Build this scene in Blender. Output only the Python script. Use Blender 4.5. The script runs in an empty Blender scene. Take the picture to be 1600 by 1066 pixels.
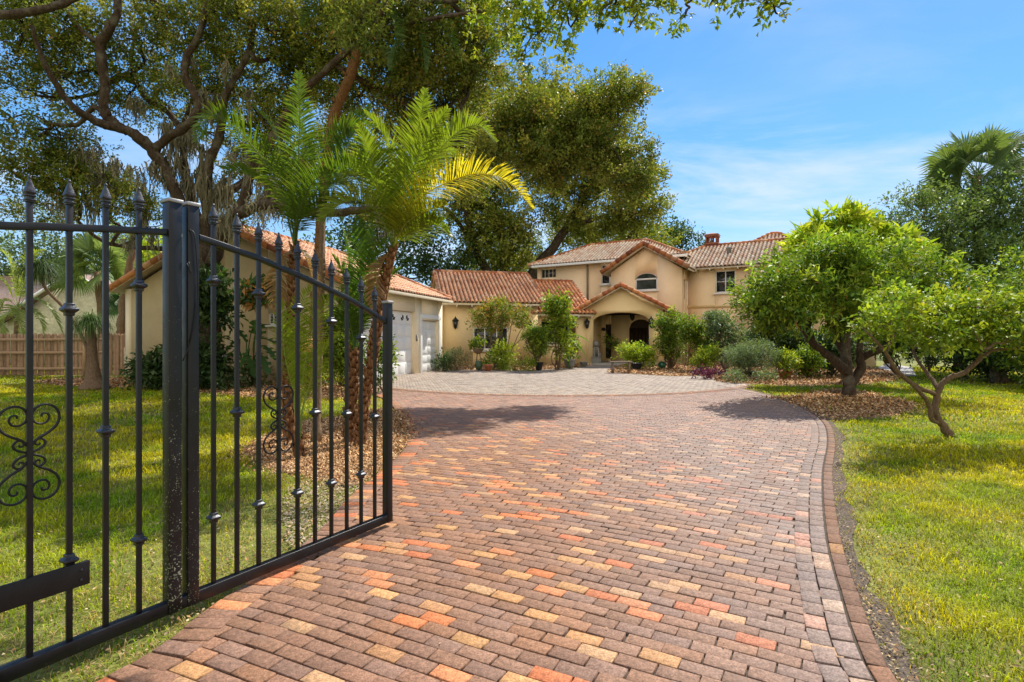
import bpy, math, random
import numpy as np
from mathutils import Vector, Matrix
rng = np.random.default_rng(7)
random.seed(7)
PI = math.pi
FPX, HZ, CAMH = 850.0, 530.0, 1.5
COL = bpy.context.scene.collection

# ------------------------------------------------------------------ measuring helpers
def G(px, py, z=0.0):
    """photo measurement of a ground point -> world x, y"""
    Y = FPX*(CAMH-z)/(py-HZ)
    return ((px-800)/FPX*Y, Y)
def P(px, py, Y):
    """photo measurement at a known distance -> world point"""
    return np.array([(px-800)/FPX*Y, Y, CAMH+(HZ-py)/FPX*Y])

# ------------------------------------------------------------------ mesh builder
class M:
    def __init__(s):
        s.V=[]; s.C=[]; s.Q=[]; s.T=[]; s.n=0; s.N=[]
    def add(s, v, quads=None, tris=None, col=(1,1,1), ngons=None):
        v=np.asarray(v,float).reshape(-1,3)
        c=np.asarray(col,float)
        if c.ndim==1: c=np.tile(c,(len(v),1))
        s.V.append(v); s.C.append(c)
        if quads is not None and len(quads): s.Q.append(np.asarray(quads,int).reshape(-1,4)+s.n)
        if tris is not None and len(tris): s.T.append(np.asarray(tris,int).reshape(-1,3)+s.n)
        if ngons: s.N += [[i+s.n for i in f] for f in ngons]
        s.n+=len(v)
    def build(s, name, mat, parent=None, smooth=False, bevel=0):
        V=np.concatenate(s.V) if s.V else np.zeros((0,3)); C=np.concatenate(s.C) if s.C else np.zeros((0,3))
        if parent is not None:
            mi=np.array(WM[parent.name].inverted())
            V=V@mi[:3,:3].T+mi[:3,3]
        me=bpy.data.meshes.new(name)
        Q=np.concatenate(s.Q) if s.Q else np.zeros((0,4),int)
        T=np.concatenate(s.T) if s.T else np.zeros((0,3),int)
        ng=[i for f in s.N for i in f]; nl=[len(f) for f in s.N]
        loops=np.concatenate([Q.ravel(),T.ravel(),np.array(ng,int)]).astype(np.int32)
        tot=np.concatenate([np.full(len(Q),4),np.full(len(T),3),np.array(nl,int)]).astype(np.int32)
        start=np.concatenate([[0],np.cumsum(tot)[:-1]]).astype(np.int32) if len(tot) else tot
        me.vertices.add(len(V)); me.vertices.foreach_set('co',V.astype(np.float32).ravel())
        me.loops.add(len(loops)); me.loops.foreach_set('vertex_index',loops)
        me.polygons.add(len(tot)); me.polygons.foreach_set('loop_start',start); me.polygons.foreach_set('loop_total',tot)
        if smooth: me.polygons.foreach_set('use_smooth',np.ones(len(tot),bool))
        me.update(calc_edges=True); me.validate()
        a=me.color_attributes.new('Col','FLOAT_COLOR','POINT')
        C4=np.ones((len(V),4),np.float32); C4[:,:3]=C; a.data.foreach_set('color',C4.ravel())
        if mat: me.materials.append(mat)
        o=bpy.data.objects.new(name,me); COL.objects.link(o)
        if parent is not None:
            o.parent=parent; WM[o.name]=WM[parent.name]
        else: WM[o.name]=Matrix.Identity(4)
        if bevel:
            b=o.modifiers.new('bevel','BEVEL'); b.width=bevel; b.segments=2; b.limit_method='ANGLE'
        return o
WM={}
def thing(name,label,cat,loc,rot=0,group=None):
    o=bpy.data.objects.new(name,None); COL.objects.link(o)
    o.location=(loc[0],loc[1],loc[2] if len(loc)>2 else 0); o.rotation_euler=(0,0,rot)
    o.empty_display_size=.2
    WM[o.name]=Matrix.Translation(o.location)@Matrix.Rotation(rot,4,'Z')
    return tag(o,label,cat,group)
def tag(o,label=None,cat=None,group=None,kind=None):
    if label: o['label']=label
    if cat: o['category']=cat
    if group: o['group']=group
    if kind: o['kind']=kind
    return o
def copy_tree(o,parent=None,loc=None,rot=None,scale=None):
    c=o.copy(); COL.objects.link(c); c.parent=parent
    if loc is not None: c.location=loc
    if rot is not None: c.rotation_euler=(0,0,rot)
    if scale: c.scale=scale
    for ch in list(o.children): copy_tree(ch,c)
    return c

BQ=np.array([[0,3,2,1],[4,5,6,7],[0,1,5,4],[1,2,6,5],[2,3,7,6],[3,0,4,7]])
def box(m,c,s,ax=None,col=(1,1,1)):
    c=np.asarray(c,float); s=np.asarray(s,float)/2
    v=np.array([[-1,-1,-1],[1,-1,-1],[1,1,-1],[-1,1,-1],[-1,-1,1],[1,-1,1],[1,1,1],[-1,1,1]])*s
    if ax is not None: v=v@np.asarray(ax,float)
    m.add(v+c,BQ,col=col)
def hexa(m,p8,col=(1,1,1)): m.add(p8,BQ,col=col)
def nrm(v):
    v=np.asarray(v,float); return v/(np.linalg.norm(v)+1e-12)
def tube(m,pts,rad,n=8,col=(1,1,1),caps=True,rough=0,flat=None):
    pts=np.asarray(pts,float); k=len(pts)
    rad=np.full(k,rad) if np.isscalar(rad) else np.asarray(rad,float)
    t=np.gradient(pts,axis=0); t/=np.linalg.norm(t,axis=1)[:,None]+1e-12
    up=np.array([0,0,1.]) if abs(t[0][2])<.9 else np.array([1.,0,0])
    a=nrm(np.cross(t[0],up)); A=[]
    for i in range(k):
        a=nrm(a-t[i]*np.dot(a,t[i])); A.append(a)
    A=np.array(A); B=np.cross(t,A)
    th=np.linspace(0,2*PI,n,endpoint=False)
    R=rad[:,None]*(1+rough*rng.normal(size=(k,n))) if rough else np.repeat(rad[:,None],n,1)
    fb=1 if flat is None else flat
    V=pts[:,None,:]+R[:,:,None]*(np.cos(th)[None,:,None]*A[:,None,:]+fb*np.sin(th)[None,:,None]*B[:,None,:])
    i=np.arange(k-1)[:,None]; j=np.arange(n)[None,:]
    q=np.stack([i*n+j,i*n+(j+1)%n,(i+1)*n+(j+1)%n,(i+1)*n+j],-1).reshape(-1,4)
    ng=[list(range(n))[::-1],[ (k-1)*n+x for x in range(n)]] if caps else None
    m.add(V.reshape(-1,3),q,col=col,ngons=ng)
def lathe(m,c,prof,n=16,col=(1,1,1),ax=None):
    prof=np.asarray(prof,float); k=len(prof); th=np.linspace(0,2*PI,n,endpoint=False)
    V=np.stack([prof[:,0:1]*np.cos(th),prof[:,0:1]*np.sin(th),np.repeat(prof[:,1:2],n,1)],-1).reshape(-1,3)
    if ax is not None: V=V@np.asarray(ax,float)
    i=np.arange(k-1)[:,None]; j=np.arange(n)[None,:]
    q=np.stack([i*n+j,i*n+(j+1)%n,(i+1)*n+(j+1)%n,(i+1)*n+j],-1).reshape(-1,4)
    m.add(V+np.asarray(c,float),q,col=col,ngons=[list(range(n))[::-1],[(k-1)*n+x for x in range(n)]])
def smooth_path(pts,k=6):
    """Catmull-Rom through pts"""
    p=np.asarray(pts,float); p=np.vstack([2*p[0]-p[1],p,2*p[-1]-p[-2]]); out=[]
    for i in range(1,len(p)-2):
        for t in np.linspace(0,1,k,endpoint=False):
            out.append(.5*((2*p[i])+(-p[i-1]+p[i+1])*t+(2*p[i-1]-5*p[i]+4*p[i+1]-p[i+2])*t*t+(-p[i-1]+3*p[i]-3*p[i+1]+p[i+2])*t**3))
    out.append(p[-2]); return np.array(out)

# ------------------------------------------------------------------ materials
def mat(name):
    m=bpy.data.materials.new(name); m.use_nodes=True; nt=m.node_tree
    for n in list(nt.nodes): nt.nodes.remove(n)
    out=nt.nodes.new('ShaderNodeOutputMaterial')
    return m,nt,out
def N(nt,t,**kw):
    n=nt.nodes.new(t)
    for k,v in kw.items():
        if k in n.inputs.keys(): n.inputs[k].default_value=v
        else: setattr(n,k,v)
    return n
def L(nt,a,b): nt.links.new(a,b)
def mixcol(nt,fac,a,b,mode='MIX'):
    n=nt.nodes.new('ShaderNodeMix'); n.data_type='RGBA'; n.blend_type=mode
    for i,x in ((0,fac),(6,a),(7,b)):
        if hasattr(x,'node'): L(nt,x,n.inputs[i])
        else: n.inputs[i].default_value=x if i==0 else (*x,1)[:4]
    return n.outputs[2]
def noise(nt,scale,detail=4,rough=.6,co=None,dist=0):
    n=N(nt,'ShaderNodeTexNoise',Scale=scale,Detail=detail,Roughness=rough,Distortion=dist)
    if co is not None: L(nt,co,n.inputs['Vector'])
    return n.outputs['Fac']
def ramp(nt,f,stops):
    r=nt.nodes.new('ShaderNodeValToRGB'); L(nt,f,r.inputs[0]); e=r.color_ramp.elements
    while len(e)<len(stops): e.new(.5)
    for x,(p,c) in zip(e,stops):
        x.position=p; x.color=(*c,1) if not np.isscalar(c) else (c,c,c,1)
    return r.outputs[0]
def bump(nt,h,strength=.3,dist=.01):
    b=N(nt,'ShaderNodeBump',Strength=strength,Distance=dist); L(nt,h,b.inputs['Height']); return b.outputs[0]
def obj_co(nt):
    return N(nt,'ShaderNodeNewGeometry').outputs['Position']
def surf(name,col=None,rough=.8,use_attr=False,n1=(6,.25),n2=(60,.15),bump_s=.25,bscale=120,bdist=.004,spec=.3,metal=0,stain=None):
    """general matte surface: base colour x attribute x two noises, with bump"""
    m,nt,out=mat(name); b=N(nt,'ShaderNodeBsdfPrincipled',Roughness=rough,Metallic=metal); b.inputs['Specular IOR Level'].default_value=spec
    co=obj_co(nt)
    c=(*(col or (1,1,1)),1)
    base=N(nt,'ShaderNodeRGB'); base.outputs[0].default_value=c; c=base.outputs[0]
    if use_attr:
        at=N(nt,'ShaderNodeVertexColor',layer_name='Col'); c=mixcol(nt,1,c,at.outputs[0],'MULTIPLY')
    for sc,am in (n1,n2):
        if am:
            f=noise(nt,sc,5,.6,co); r=ramp(nt,f,[(.25,1-am),(.75,1+am)]); c=mixcol(nt,1,c,r,'MULTIPLY')
    if stain:
        f=noise(nt,stain[0],6,.7,co); r=ramp(nt,f,[(stain[2],0),(stain[3],1)]); c=mixcol(nt,r,c,stain[1])
    L(nt,c,b.inputs['Base Color'])
    if bump_s: L(nt,bump(nt,noise(nt,bscale,4,.7,co),bump_s,bdist),b.inputs['Normal'])
    L(nt,b.outputs[0],out.inputs[0]); return m
def leafmat(name,trans=.4,rough=.45,spec=.4,tint=(1.25,1.2,.5),boost=1.0):
    m,nt,out=mat(name); at=N(nt,'ShaderNodeVertexColor',layer_name='Col')
    c=mixcol(nt,1,at.outputs[0],(boost,)*3,'MULTIPLY')
    b=N(nt,'ShaderNodeBsdfPrincipled',Roughness=rough); b.inputs['Specular IOR Level'].default_value=spec
    L(nt,c,b.inputs['Base Color'])
    t=N(nt,'ShaderNodeBsdfTranslucent'); tc=mixcol(nt,1,c,tint,'MULTIPLY'); L(nt,tc,t.inputs[0])
    mx=N(nt,'ShaderNodeMixShader'); mx.inputs[0].default_value=trans
    L(nt,b.outputs[0],mx.inputs[1]); L(nt,t.outputs[0],mx.inputs[2]); L(nt,mx.outputs[0],out.inputs[0]); return m

def iron():
    m,nt,out=mat('black_iron'); b=N(nt,'ShaderNodeBsdfPrincipled'); b.inputs['Specular IOR Level'].default_value=.4
    co=obj_co(nt); at=N(nt,'ShaderNodeVertexColor',layer_name='Col')
    f=noise(nt,9,6,.6,co); c=ramp(nt,f,[(.3,(.003,.0032,.005)),(.7,(.008,.0085,.012))])
    # lichen spots, denser low down (attribute red = amount)
    v=N(nt,'ShaderNodeTexVoronoi',Scale=95,feature='SMOOTH_F1'); L(nt,co,v.inputs['Vector'])
    n2=noise(nt,16,4,.7,co)
    mth=N(nt,'ShaderNodeMath',operation='MULTIPLY_ADD'); L(nt,n2,mth.inputs[0]); mth.inputs[1].default_value=-.9; 
    sep=N(nt,'ShaderNodeSeparateColor'); L(nt,at.outputs[0],sep.inputs[0])
    sub=N(nt,'ShaderNodeMath',operation='SUBTRACT'); sub.inputs[0].default_value=1.02; L(nt,sep.outputs[0],sub.inputs[1]); L(nt,sub.outputs[0],mth.inputs[2])
    # mask = voronoi distance < .. 
    ad=N(nt,'ShaderNodeMath',operation='ADD'); L(nt,v.outputs['Distance'],ad.inputs[0]); L(nt,mth.outputs[0],ad.inputs[1])
    mask=ramp(nt,ad.outputs[0],[(.37,1),(.42,0)])
    lc=ramp(nt,noise(nt,40,3,.6,co),[(.35,(.13,.15,.09)),(.65,(.32,.34,.24))])
    c=mixcol(nt,mask,c,lc); L(nt,c,b.inputs['Base Color'])
    rr=ramp(nt,f,[(.3,.28),(.7,.5)]); rr2=mixcol(nt,mask,rr,(.95,.95,.95)); L(nt,rr2,b.inputs['Roughness'])
    L(nt,bump(nt,noise(nt,150,4,.7,co),.15,.002),b.inputs['Normal'])
    L(nt,b.outputs[0],out.inputs[0]); return m
def bark(name,c1,c2,scale=6,lich=None):
    m,nt,out=mat(name); b=N(nt,'ShaderNodeBsdfPrincipled',Roughness=.9); b.inputs['Specular IOR Level'].default_value=.15
    co=obj_co(nt); mp=N(nt,'ShaderNodeMapping'); mp.inputs['Scale'].default_value=(1,1,.25); L(nt,co,mp.inputs[0])
    f=noise(nt,scale*4,8,.7,mp.outputs[0]); c=ramp(nt,f,[(.3,c1),(.7,c2)])
    if lich: c=mixcol(nt,ramp(nt,noise(nt,3,5,.7,co),[(.5,0),(.66,1)]),c,lich)
    L(nt,c,b.inputs['Base Color']); L(nt,bump(nt,f,.9,.03),b.inputs['Normal']); L(nt,b.outputs[0],out.inputs[0]); return m
def glass_mat(name='window_glass',col=(.012,.016,.018)):
    m,nt,out=mat(name); b=N(nt,'ShaderNodeBsdfPrincipled',Roughness=.06); b.inputs['Specular IOR Level'].default_value=.8
    co=obj_co(nt); f=noise(nt,1.7,3,.6,co); c=ramp(nt,f,[(.35,col),(.7,tuple(x*3.5+.01 for x in col))]); L(nt,c,b.inputs['Base Color'])
    L(nt,bump(nt,noise(nt,1.2,1,.5,co),.05,.05),b.inputs['Normal']); L(nt,b.outputs[0],out.inputs[0]); return m

MT={}
MT['iron']=iron()
MT['cap']=surf('weathered_cap',(.30,.30,.30),.5,metal=.6,bump_s=.3)
MT['dull_iron']=surf('worn_collar',(.045,.048,.055),.38,metal=.7,n1=(60,.5))
MT['brick']=surf('paver_brick',None,.82,True,n1=(38,.42),n2=(120,.55),bump_s=.5,bscale=170,bdist=.003,stain=(1.3,(.19,.14,.115),.58,.9))
MT['sand']=surf('joint_sand',(.07,.055,.042),.95,n1=(20,.4))
MT['lawn']=surf('lawn_soil',(.17,.185,.035),.95,n1=(1.3,.5),n2=(40,.7),stain=(2.2,(.25,.20,.13),.60,.75),bump_s=.6,bdist=.02)
MT['mulch']=surf('mulch_ground',(.30,.19,.10),.95,n1=(3,.4),n2=(40,.7),bump_s=1,bscale=50,bdist=.03)
MT['chips']=surf('mulch_chips',None,.9,True,n1=(30,.2),bump_s=.2)
MT['dirt']=surf('bare_dirt',(.30,.25,.19),.95,n1=(5,.35),n2=(60,.5),bump_s=.8,bscale=60,bdist=.02)
MT['stucco_s']=surf('shaded_tan_stucco',(.56,.44,.255),.92,n1=(.9,.10),n2=(14,.05),bump_s=.45,bscale=60,bdist=.008,stain=(.7,(.42,.33,.19),.55,.95))  # darker copy for the gable wall: the oak's shade is put into the colour
MT['edge']=surf('edge_soil',(.13,.10,.075),.95,n1=(6,.4),n2=(60,.6),bump_s=1,bscale=60,bdist=.02)
MT['path']=surf('path_concrete',(.42,.41,.39),.9)
MT['stucco']=surf('yellow_stucco',(.94,.72,.40),.92,n1=(.9,.07),n2=(14,.05),bump_s=.45,bscale=60,bdist=.008,stain=(.55,(.80,.58,.30),.60,.98))
MT['stucco_p']=surf('peach_stucco',(.95,.71,.45),.92,n1=(.9,.07),n2=(14,.05),bump_s=.45,bscale=60,bdist=.008,stain=(.35,(.86,.62,.38),.55,.98))
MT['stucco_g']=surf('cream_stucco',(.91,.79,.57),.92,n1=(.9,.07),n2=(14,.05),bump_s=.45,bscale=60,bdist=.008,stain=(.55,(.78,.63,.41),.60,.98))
MT['tile']=surf('clay_tile',None,.8,True,n1=(3,.2),n2=(30,.25),bump_s=.3,stain=(2.2,(.20,.10,.06),.74,1.0))
MT['trim']=surf('cream_trim',(.70,.62,.46),.7,n1=(3,.1))
MT['white']=surf('white_paint',(.80,.80,.78),.5,n1=(3,.06),n2=(40,.03),bump_s=.05)
MT['glass']=glass_mat()
MT['darkwood']=surf('dark_wood',(.035,.018,.010),.6,n1=(5,.4))
MT['fence']=surf('fence_wood',None,.9,True,n1=(8,.25),n2=(60,.2),bump_s=.4)
MT['bark']=bark('oak_bark',(.022,.015,.011),(.115,.080,.055),5,(.15,.135,.10))
MT['palm_bark']=bark('palm_bark',(.07,.032,.014),(.33,.17,.08),9)
MT['palm_grey']=bark('palm_grey_bark',(.12,.08,.05),(.34,.24,.15),9)
MT['twig']=bark('shrub_bark',(.10,.065,.04),(.26,.18,.12),9)
MT['leaf']=leafmat('leaf',.36,.55,.25,boost=1.5)
MT['frond']=leafmat('frond',.45,.42,.4,(1.3,1.3,.4))
MT['grass']=leafmat('grass_blades',.45,.6,.2,(1.3,1.2,.5))
MT['moss']=leafmat('hanging_moss',.4,.9,.05,(1,1,.8),.8)
MT['black']=surf('black_metal',(.012,.012,.012),.5)
MT['pot']=surf('terracotta',(.42,.15,.07),.85)
MT['darkpot']=surf('dark_pot',(.02,.024,.028),.4)
MT['stone']=surf('grey_stone',(.24,.235,.23),.9,n1=(12,.25))
MT['bench']=surf('bench_wood',(.24,.18,.13),.85,n1=(10,.3))
MT['attr']=surf('painted_attr',None,.6,True)

# ------------------------------------------------------------------ camera, light, sky
sc=bpy.context.scene
cam=bpy.data.cameras.new('camera'); co=bpy.data.objects.new('camera',cam); COL.objects.link(co); sc.camera=co
cam.sensor_width=36; cam.lens=36*FPX/1600; cam.clip_end=2000; cam.clip_start=.05
co.location=(0,0,CAMH); co.rotation_euler=(PI/2,0,0); cam.shift_y=-3/1600
AZ=(.58,.81); EL=math.radians(49)
sd=nrm([AZ[0],AZ[1],0])*math.cos(EL); sd[2]=math.sin(EL)
sl=bpy.data.lights.new('sun','SUN'); sl.energy=7.2; sl.angle=math.radians(.53); sl.color=(1,.93,.82)
so=bpy.data.objects.new('sun',sl); COL.objects.link(so); so.rotation_euler=Vector(sd).to_track_quat('Z','Y').to_euler(); so.location=(10,20,30)
w=bpy.data.worlds.new('World'); sc.world=w; w.use_nodes=True; nt=w.node_tree
bg=nt.nodes['Background']; bg.inputs[1].default_value=.15
sky=nt.nodes.new('ShaderNodeTexSky'); sky.sky_type='NISHITA'; sky.sun_disc=False; sky.sun_elevation=EL; sky.sun_rotation=math.atan2(AZ[0],AZ[1])
sky.air_density=1.0; sky.dust_density=.25; sky.ozone_density=2.2
hs=N(nt,'ShaderNodeHueSaturation'); hs.inputs['Saturation'].default_value=1.38; hs.inputs['Value'].default_value=1.55; L(nt,sky.outputs[0],hs.inputs['Color'])
tc=nt.nodes.new('ShaderNodeTexCoord'); sp=nt.nodes.new('ShaderNodeSeparateXYZ'); L(nt,tc.outputs['Generated'],sp.inputs[0])
zz=N(nt,'ShaderNodeMath',operation='ADD'); L(nt,sp.outputs[2],zz.inputs[0]); zz.inputs[1].default_value=.12
dv=[]
for i in (0,1):
    d=N(nt,'ShaderNodeMath',operation='DIVIDE'); L(nt,sp.outputs[i],d.inputs[0]); L(nt,zz.outputs[0],d.inputs[1]); dv.append(d)
cb=nt.nodes.new('ShaderNodeCombineXYZ'); L(nt,dv[0].outputs[0],cb.inputs[0]); L(nt,dv[1].outputs[0],cb.inputs[1])
mp=nt.nodes.new('ShaderNodeMapping'); mp.inputs['Scale'].default_value=(.55,1.1,1); mp.inputs['Rotation'].default_value=(0,0,-.1); mp.inputs['Location'].default_value=(3.3,5.9,0); L(nt,cb.outputs[0],mp.inputs[0])
n1=noise(nt,1.5,9,.62,mp.outputs[0],.35); n2=noise(nt,.55,3,.5,mp.outputs[0])
mm=N(nt,'ShaderNodeMath',operation='MULTIPLY'); L(nt,ramp(nt,n1,[(.45,0),(.76,1)]),mm.inputs[0]); L(nt,ramp(nt,n2,[(.40,0),(.62,1)]),mm.inputs[1])
grad=ramp(nt,sp.outputs[2],[(.0,(.66,.78,1.0)),(.10,(.48,.70,1.0)),(.28,(.20,.50,.96)),(.60,(.09,.32,.85)),(1.0,(.06,.24,.7))])
g2=mixcol(nt,1,grad,(7.0,7.0,7.0),'MULTIPLY'); tint=mixcol(nt,.72,hs.outputs[0],g2)
mx=mixcol(nt,mm.outputs[0],tint,(6.4,6.6,6.9))
# unseen bright cloud bank added behind the viewer to brighten the shaded walls
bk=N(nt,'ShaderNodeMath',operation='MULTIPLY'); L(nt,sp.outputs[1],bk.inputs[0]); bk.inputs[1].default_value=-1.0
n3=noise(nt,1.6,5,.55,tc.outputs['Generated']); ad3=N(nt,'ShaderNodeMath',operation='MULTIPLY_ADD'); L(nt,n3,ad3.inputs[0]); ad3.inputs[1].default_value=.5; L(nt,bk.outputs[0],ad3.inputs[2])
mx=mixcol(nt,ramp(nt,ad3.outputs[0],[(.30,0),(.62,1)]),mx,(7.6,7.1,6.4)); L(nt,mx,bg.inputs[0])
sc.view_settings.view_transform='Standard'; sc.view_settings.look='None'; sc.view_settings.exposure=0; sc.view_settings.gamma=1
sc.render.engine='CYCLES'; cy=sc.cycles
cy.max_bounces=7; cy.diffuse_bounces=4; cy.glossy_bounces=2; cy.transmission_bounces=4; cy.transparent_max_bounces=4; cy.caustics_reflective=False; cy.caustics_refractive=False
cy.use_denoising=True
# ------------------------------------------------------------------ ground shapes
def inside(poly,x,y):
    poly=np.asarray(poly); x=np.asarray(x); y=np.asarray(y); r=np.zeros(x.shape,bool); n=len(poly)
    for i in range(n):
        x0,y0=poly[i]; x1,y1=poly[(i+1)%n]
        c=((y0>y)!=(y1>y)); 
        if y1!=y0: r^=c&(x<(x1-x0)*(y-y0)/(y1-y0)+x0)
    return r
def dist_line(path,x,y):
    path=np.asarray(path); d=np.full(np.shape(x),1e9)
    for i in range(len(path)-1):
        a=path[i]; b=path[i+1]; ab=b-a; l=(ab**2).sum()+1e-12
        t=np.clip(((x-a[0])*ab[0]+(y-a[1])*ab[1])/l,0,1)
        d=np.minimum(d,np.hypot(x-a[0]-t*ab[0],y-a[1]-t*ab[1]))
    return d
def sp2(pts,k=5):
    return smooth_path([(a,b,0) for a,b in pts],k)[:,:2]
RIGHT=sp2([(1.75,-1.5),(1.60,.4),(1.56,1.6)]+[G(*p) for p in [(1405,1066),(1345,935),(1312,830),(1301,740),(1305,690),(1295,660),(1265,640),(1220,622),(1165,608),(1130,602)]])
LEFT=sp2([(-3.6,-1.5),(-2.75,.6)]+[G(*p) for p in [(150,1066),(330,948),(489,838),(540,783),(575,752),(612,722),(631,702),(634,682),(626,655),(612,633),(588,618),(545,603)]])
DRIVE=np.vstack([RIGHT,[(5.0,19),(-3,20),(-5.3,19)],LEFT[::-1]])
arc=[(1.5+7.5*math.cos(t),21.8+7.4*math.sin(t)) for t in np.linspace(math.radians(222),math.radians(325),26)]
COURT=np.array(arc+[G(1172,590),G(1110,583),G(1060,582),G(1010,579),G(975,571),G(935,567.5),G(905,573),G(880,576),G(830,578),G(760,578.5),(-3.9,29.3),(-5.85,18.2)])
# brick drive stops at the arc
ARC=np.array(arc)
def in_drive(x,y): return inside(DRIVE,x,y)&~inside(COURT,x,y)
BED_L=sp2([G(195,600),G(300,612),G(420,622),G(520,622),G(560,618),(-4.6,14.9),(-5.3,17),(-5.8,18.3),(-10,19.6),(-15.0,20.9),G(60,596),G(130,604),G(195,606)],4)
BED_P=sp2([G(380,705),G(420,680),G(470,662),G(560,650),G(600,640),G(624,655),G(632,682),G(629,702),G(610,722),G(575,745),G(545,758),G(480,742),G(420,730),G(380,705)],4)
BED_R=sp2([G(1120,597),G(1170,600),G(1230,603),G(1290,602),G(1350,600),G(1400,590),G(1360,575),(18,33),(9,31.5),G(1075,584),G(1120,592),G(1120,597)],4)
BED_T=sp2([G(1200,622),G(1250,618),G(1320,608),G(1390,622),G(1430,634),G(1400,648),G(1350,654),G(1290,655),G(1285,648),G(1262,636),G(1222,624),G(1200,622)],4)
BED_H=np.array([G(692,578.5),G(760,579),G(830,578.5),G(880,577),G(905,574),G(925,570),(4.2,33.5),(-4,31.5),(-3.9,29.4)])
BED_E=sp2([G(948,582),G(1000,585),G(1065,588),G(1110,583),G(1060,572),G(1030,567),G(975,571),G(948,582)],4)
SHELL=sp2([G(540,758),G(480,745),G(450,760),G(440,800),G(452,850),G(489,838),G(540,783),G(575,752),G(540,758)],4)
BARE_R=sp2([G(1345,930),G(1315,830),G(1306,740),G(1310,690),G(1300,660),G(1345,664),G(1400,668),G(1445,690),G(1400,712),G(1335,700),G(1325,760),G(1345,850),G(1400,960),G(1400,1000),G(1345,930)],3)
def sheet(name,poly,z,m,label=None,cat=None):
    mm=M(); p=np.array([(a,b,z) for a,b in poly]); mm.add(p,ngons=[list(range(len(p)))])
    o=mm.build(name,m); tag(o,label,cat,kind='structure'); return o
g=M(); S=400
g.add([(-S,-40,-.03),(S,-40,-.03),(S,2*S,-.03),(-S,2*S,-.03)],[[0,1,2,3]])
tag(g.build('lawn',MT['lawn']),'flat lawn ground on both sides of the brick drive','lawn',kind='structure')
sheet('driveway_base',DRIVE,-.016,MT['sand'])
sheet('court_base',COURT,-.012,MT['sand'])
for i,(b,z) in enumerate(((BED_L,-.018),(BED_P,-.009),(BED_R,-.018),(BED_T,-.021),(BED_H,-.006),(BED_E,.006))):
    sheet('mulch_bed',b,z,MT['mulch'])
ew=[.05+.08*abs(math.sin(i*.9))*abs(math.sin(i*.37+1))+.05*random.random() for i in range(len(RIGHT))]
tn_=np.gradient(RIGHT,axis=0); tn_/=np.linalg.norm(tn_,axis=1)[:,None]
EDGE=np.vstack([RIGHT+np.stack([tn_[:,1],-tn_[:,0]],1)*-.01,(RIGHT+np.stack([tn_[:,1],-tn_[:,0]],1)*np.array(ew)[:,None])[::-1]])
sheet('soil_edge',EDGE,-.020,MT['edge'])
PATH=[G(1360,588),G(1432,588),G(1425,574),G(1385,568),G(1372,575)]
sheet('garden_path',PATH,.004,MT['path'])

# ------------------------------------------------------------------ bricks laid one by one
DB=np.array([[.265,.16,.11],[.28,.165,.115],[.245,.15,.11],[.29,.18,.13],[.255,.165,.13],[.31,.175,.11]])
OR=np.array([[.56,.21,.09],[.50,.18,.085],[.58,.26,.13]]); TN=np.array([[.50,.29,.14],[.52,.31,.15],[.44,.25,.13],[.48,.31,.18]])
def brick_cols(n,po=.085,pt=.115,mul=.86,grey=0):
    c=DB[rng.integers(0,len(DB),n)].copy(); r=rng.random(n)
    a=r<po; c[a]=OR[rng.integers(0,3,a.sum())]; a=(r>=po)&(r<po+pt); c[a]=TN[rng.integers(0,4,a.sum())]
    c*=rng.uniform(.88,1.12,(n,1))
    return c*mul*np.array([1.03,.93,.82])
def add_bricks(m,cx,cy,ux,uy,lx,ly,col,zt=0.0,bev=.0032):
    n=len(cx); vx,vy=-uy,ux
    def ring(hx,hy,z):
        s=np.array([[-1,-1],[1,-1],[1,1],[-1,1]])
        X=cx[:,None]+s[:,0]*hx[:,None]*ux[:,None]+s[:,1]*hy[:,None]*vx[:,None]
        Y=cy[:,None]+s[:,0]*hx[:,None]*uy[:,None]+s[:,1]*hy[:,None]*vy[:,None]
        return np.stack([X,Y,z],-1)
    tilt=rng.normal(0,.0011,(n,4))+rng.normal(0,.0012,(n,1))+zt
    top=ring(lx/2-bev,ly/2-bev,tilt); mid=ring(lx/2,ly/2,tilt-bev*.9); bot=ring(lx/2,ly/2,np.full((n,4),-.03))
    V=np.concatenate([top,mid,bot],1).reshape(-1,3)
    f=[[0,1,2,3]]+[[4+i,4+(i+1)%4,(i+1)%4,i] for i in range(4)]+[[8+i,8+(i+1)%4,4+(i+1)%4,4+i] for i in range(4)]
    Q=(np.arange(n)[:,None,None]*12+np.array(f)[None]).reshape(-1,4)
    c=np.repeat(col,12,0).reshape(n,12,3); c[:,4:8]*=.8; c[:,8:]*=.35
    m.add(V,Q,col=c.reshape(-1,3))
rd=nrm([-.852,.525]); nd=np.array([-rd[1],rd[0]]); nd=nd if nd[1]>0 else -nd
m=M()
BW,BL=.094,.188
rows=np.arange(-60,330); cols=np.arange(-80,80)
R_,C_=np.meshgrid(rows,cols,indexing='ij'); R_=R_.ravel(); C_=C_.ravel()
off=np.where(R_%2==0,0,.5)+.06*np.sin(R_*1.7)
u=(C_+off)*BL; v=R_*BW
v2=v+.10*np.sin(u*.55+.6)+.05*np.sin(v*.35)+.022*np.sin(u*2.1+v*.8)
q_=np.clip(u-.2,0,3.0); v2-=.034*q_**2+2*.034*3.0*np.clip(u-3.2,0,None)*.6
x=rd[0]*u+nd[0]*v2; y=rd[1]*u+nd[1]*v2
dr=np.maximum(0,1)
okk=in_drive(x,y)&(y>-1.2)&(y<20)
x,y,u,v=x[okk],y[okk],u[okk],v[okk]
dR=dist_line(RIGHT,x,y); dL=dist_line(LEFT,x,y); dA=dist_line(ARC,x,y)
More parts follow.
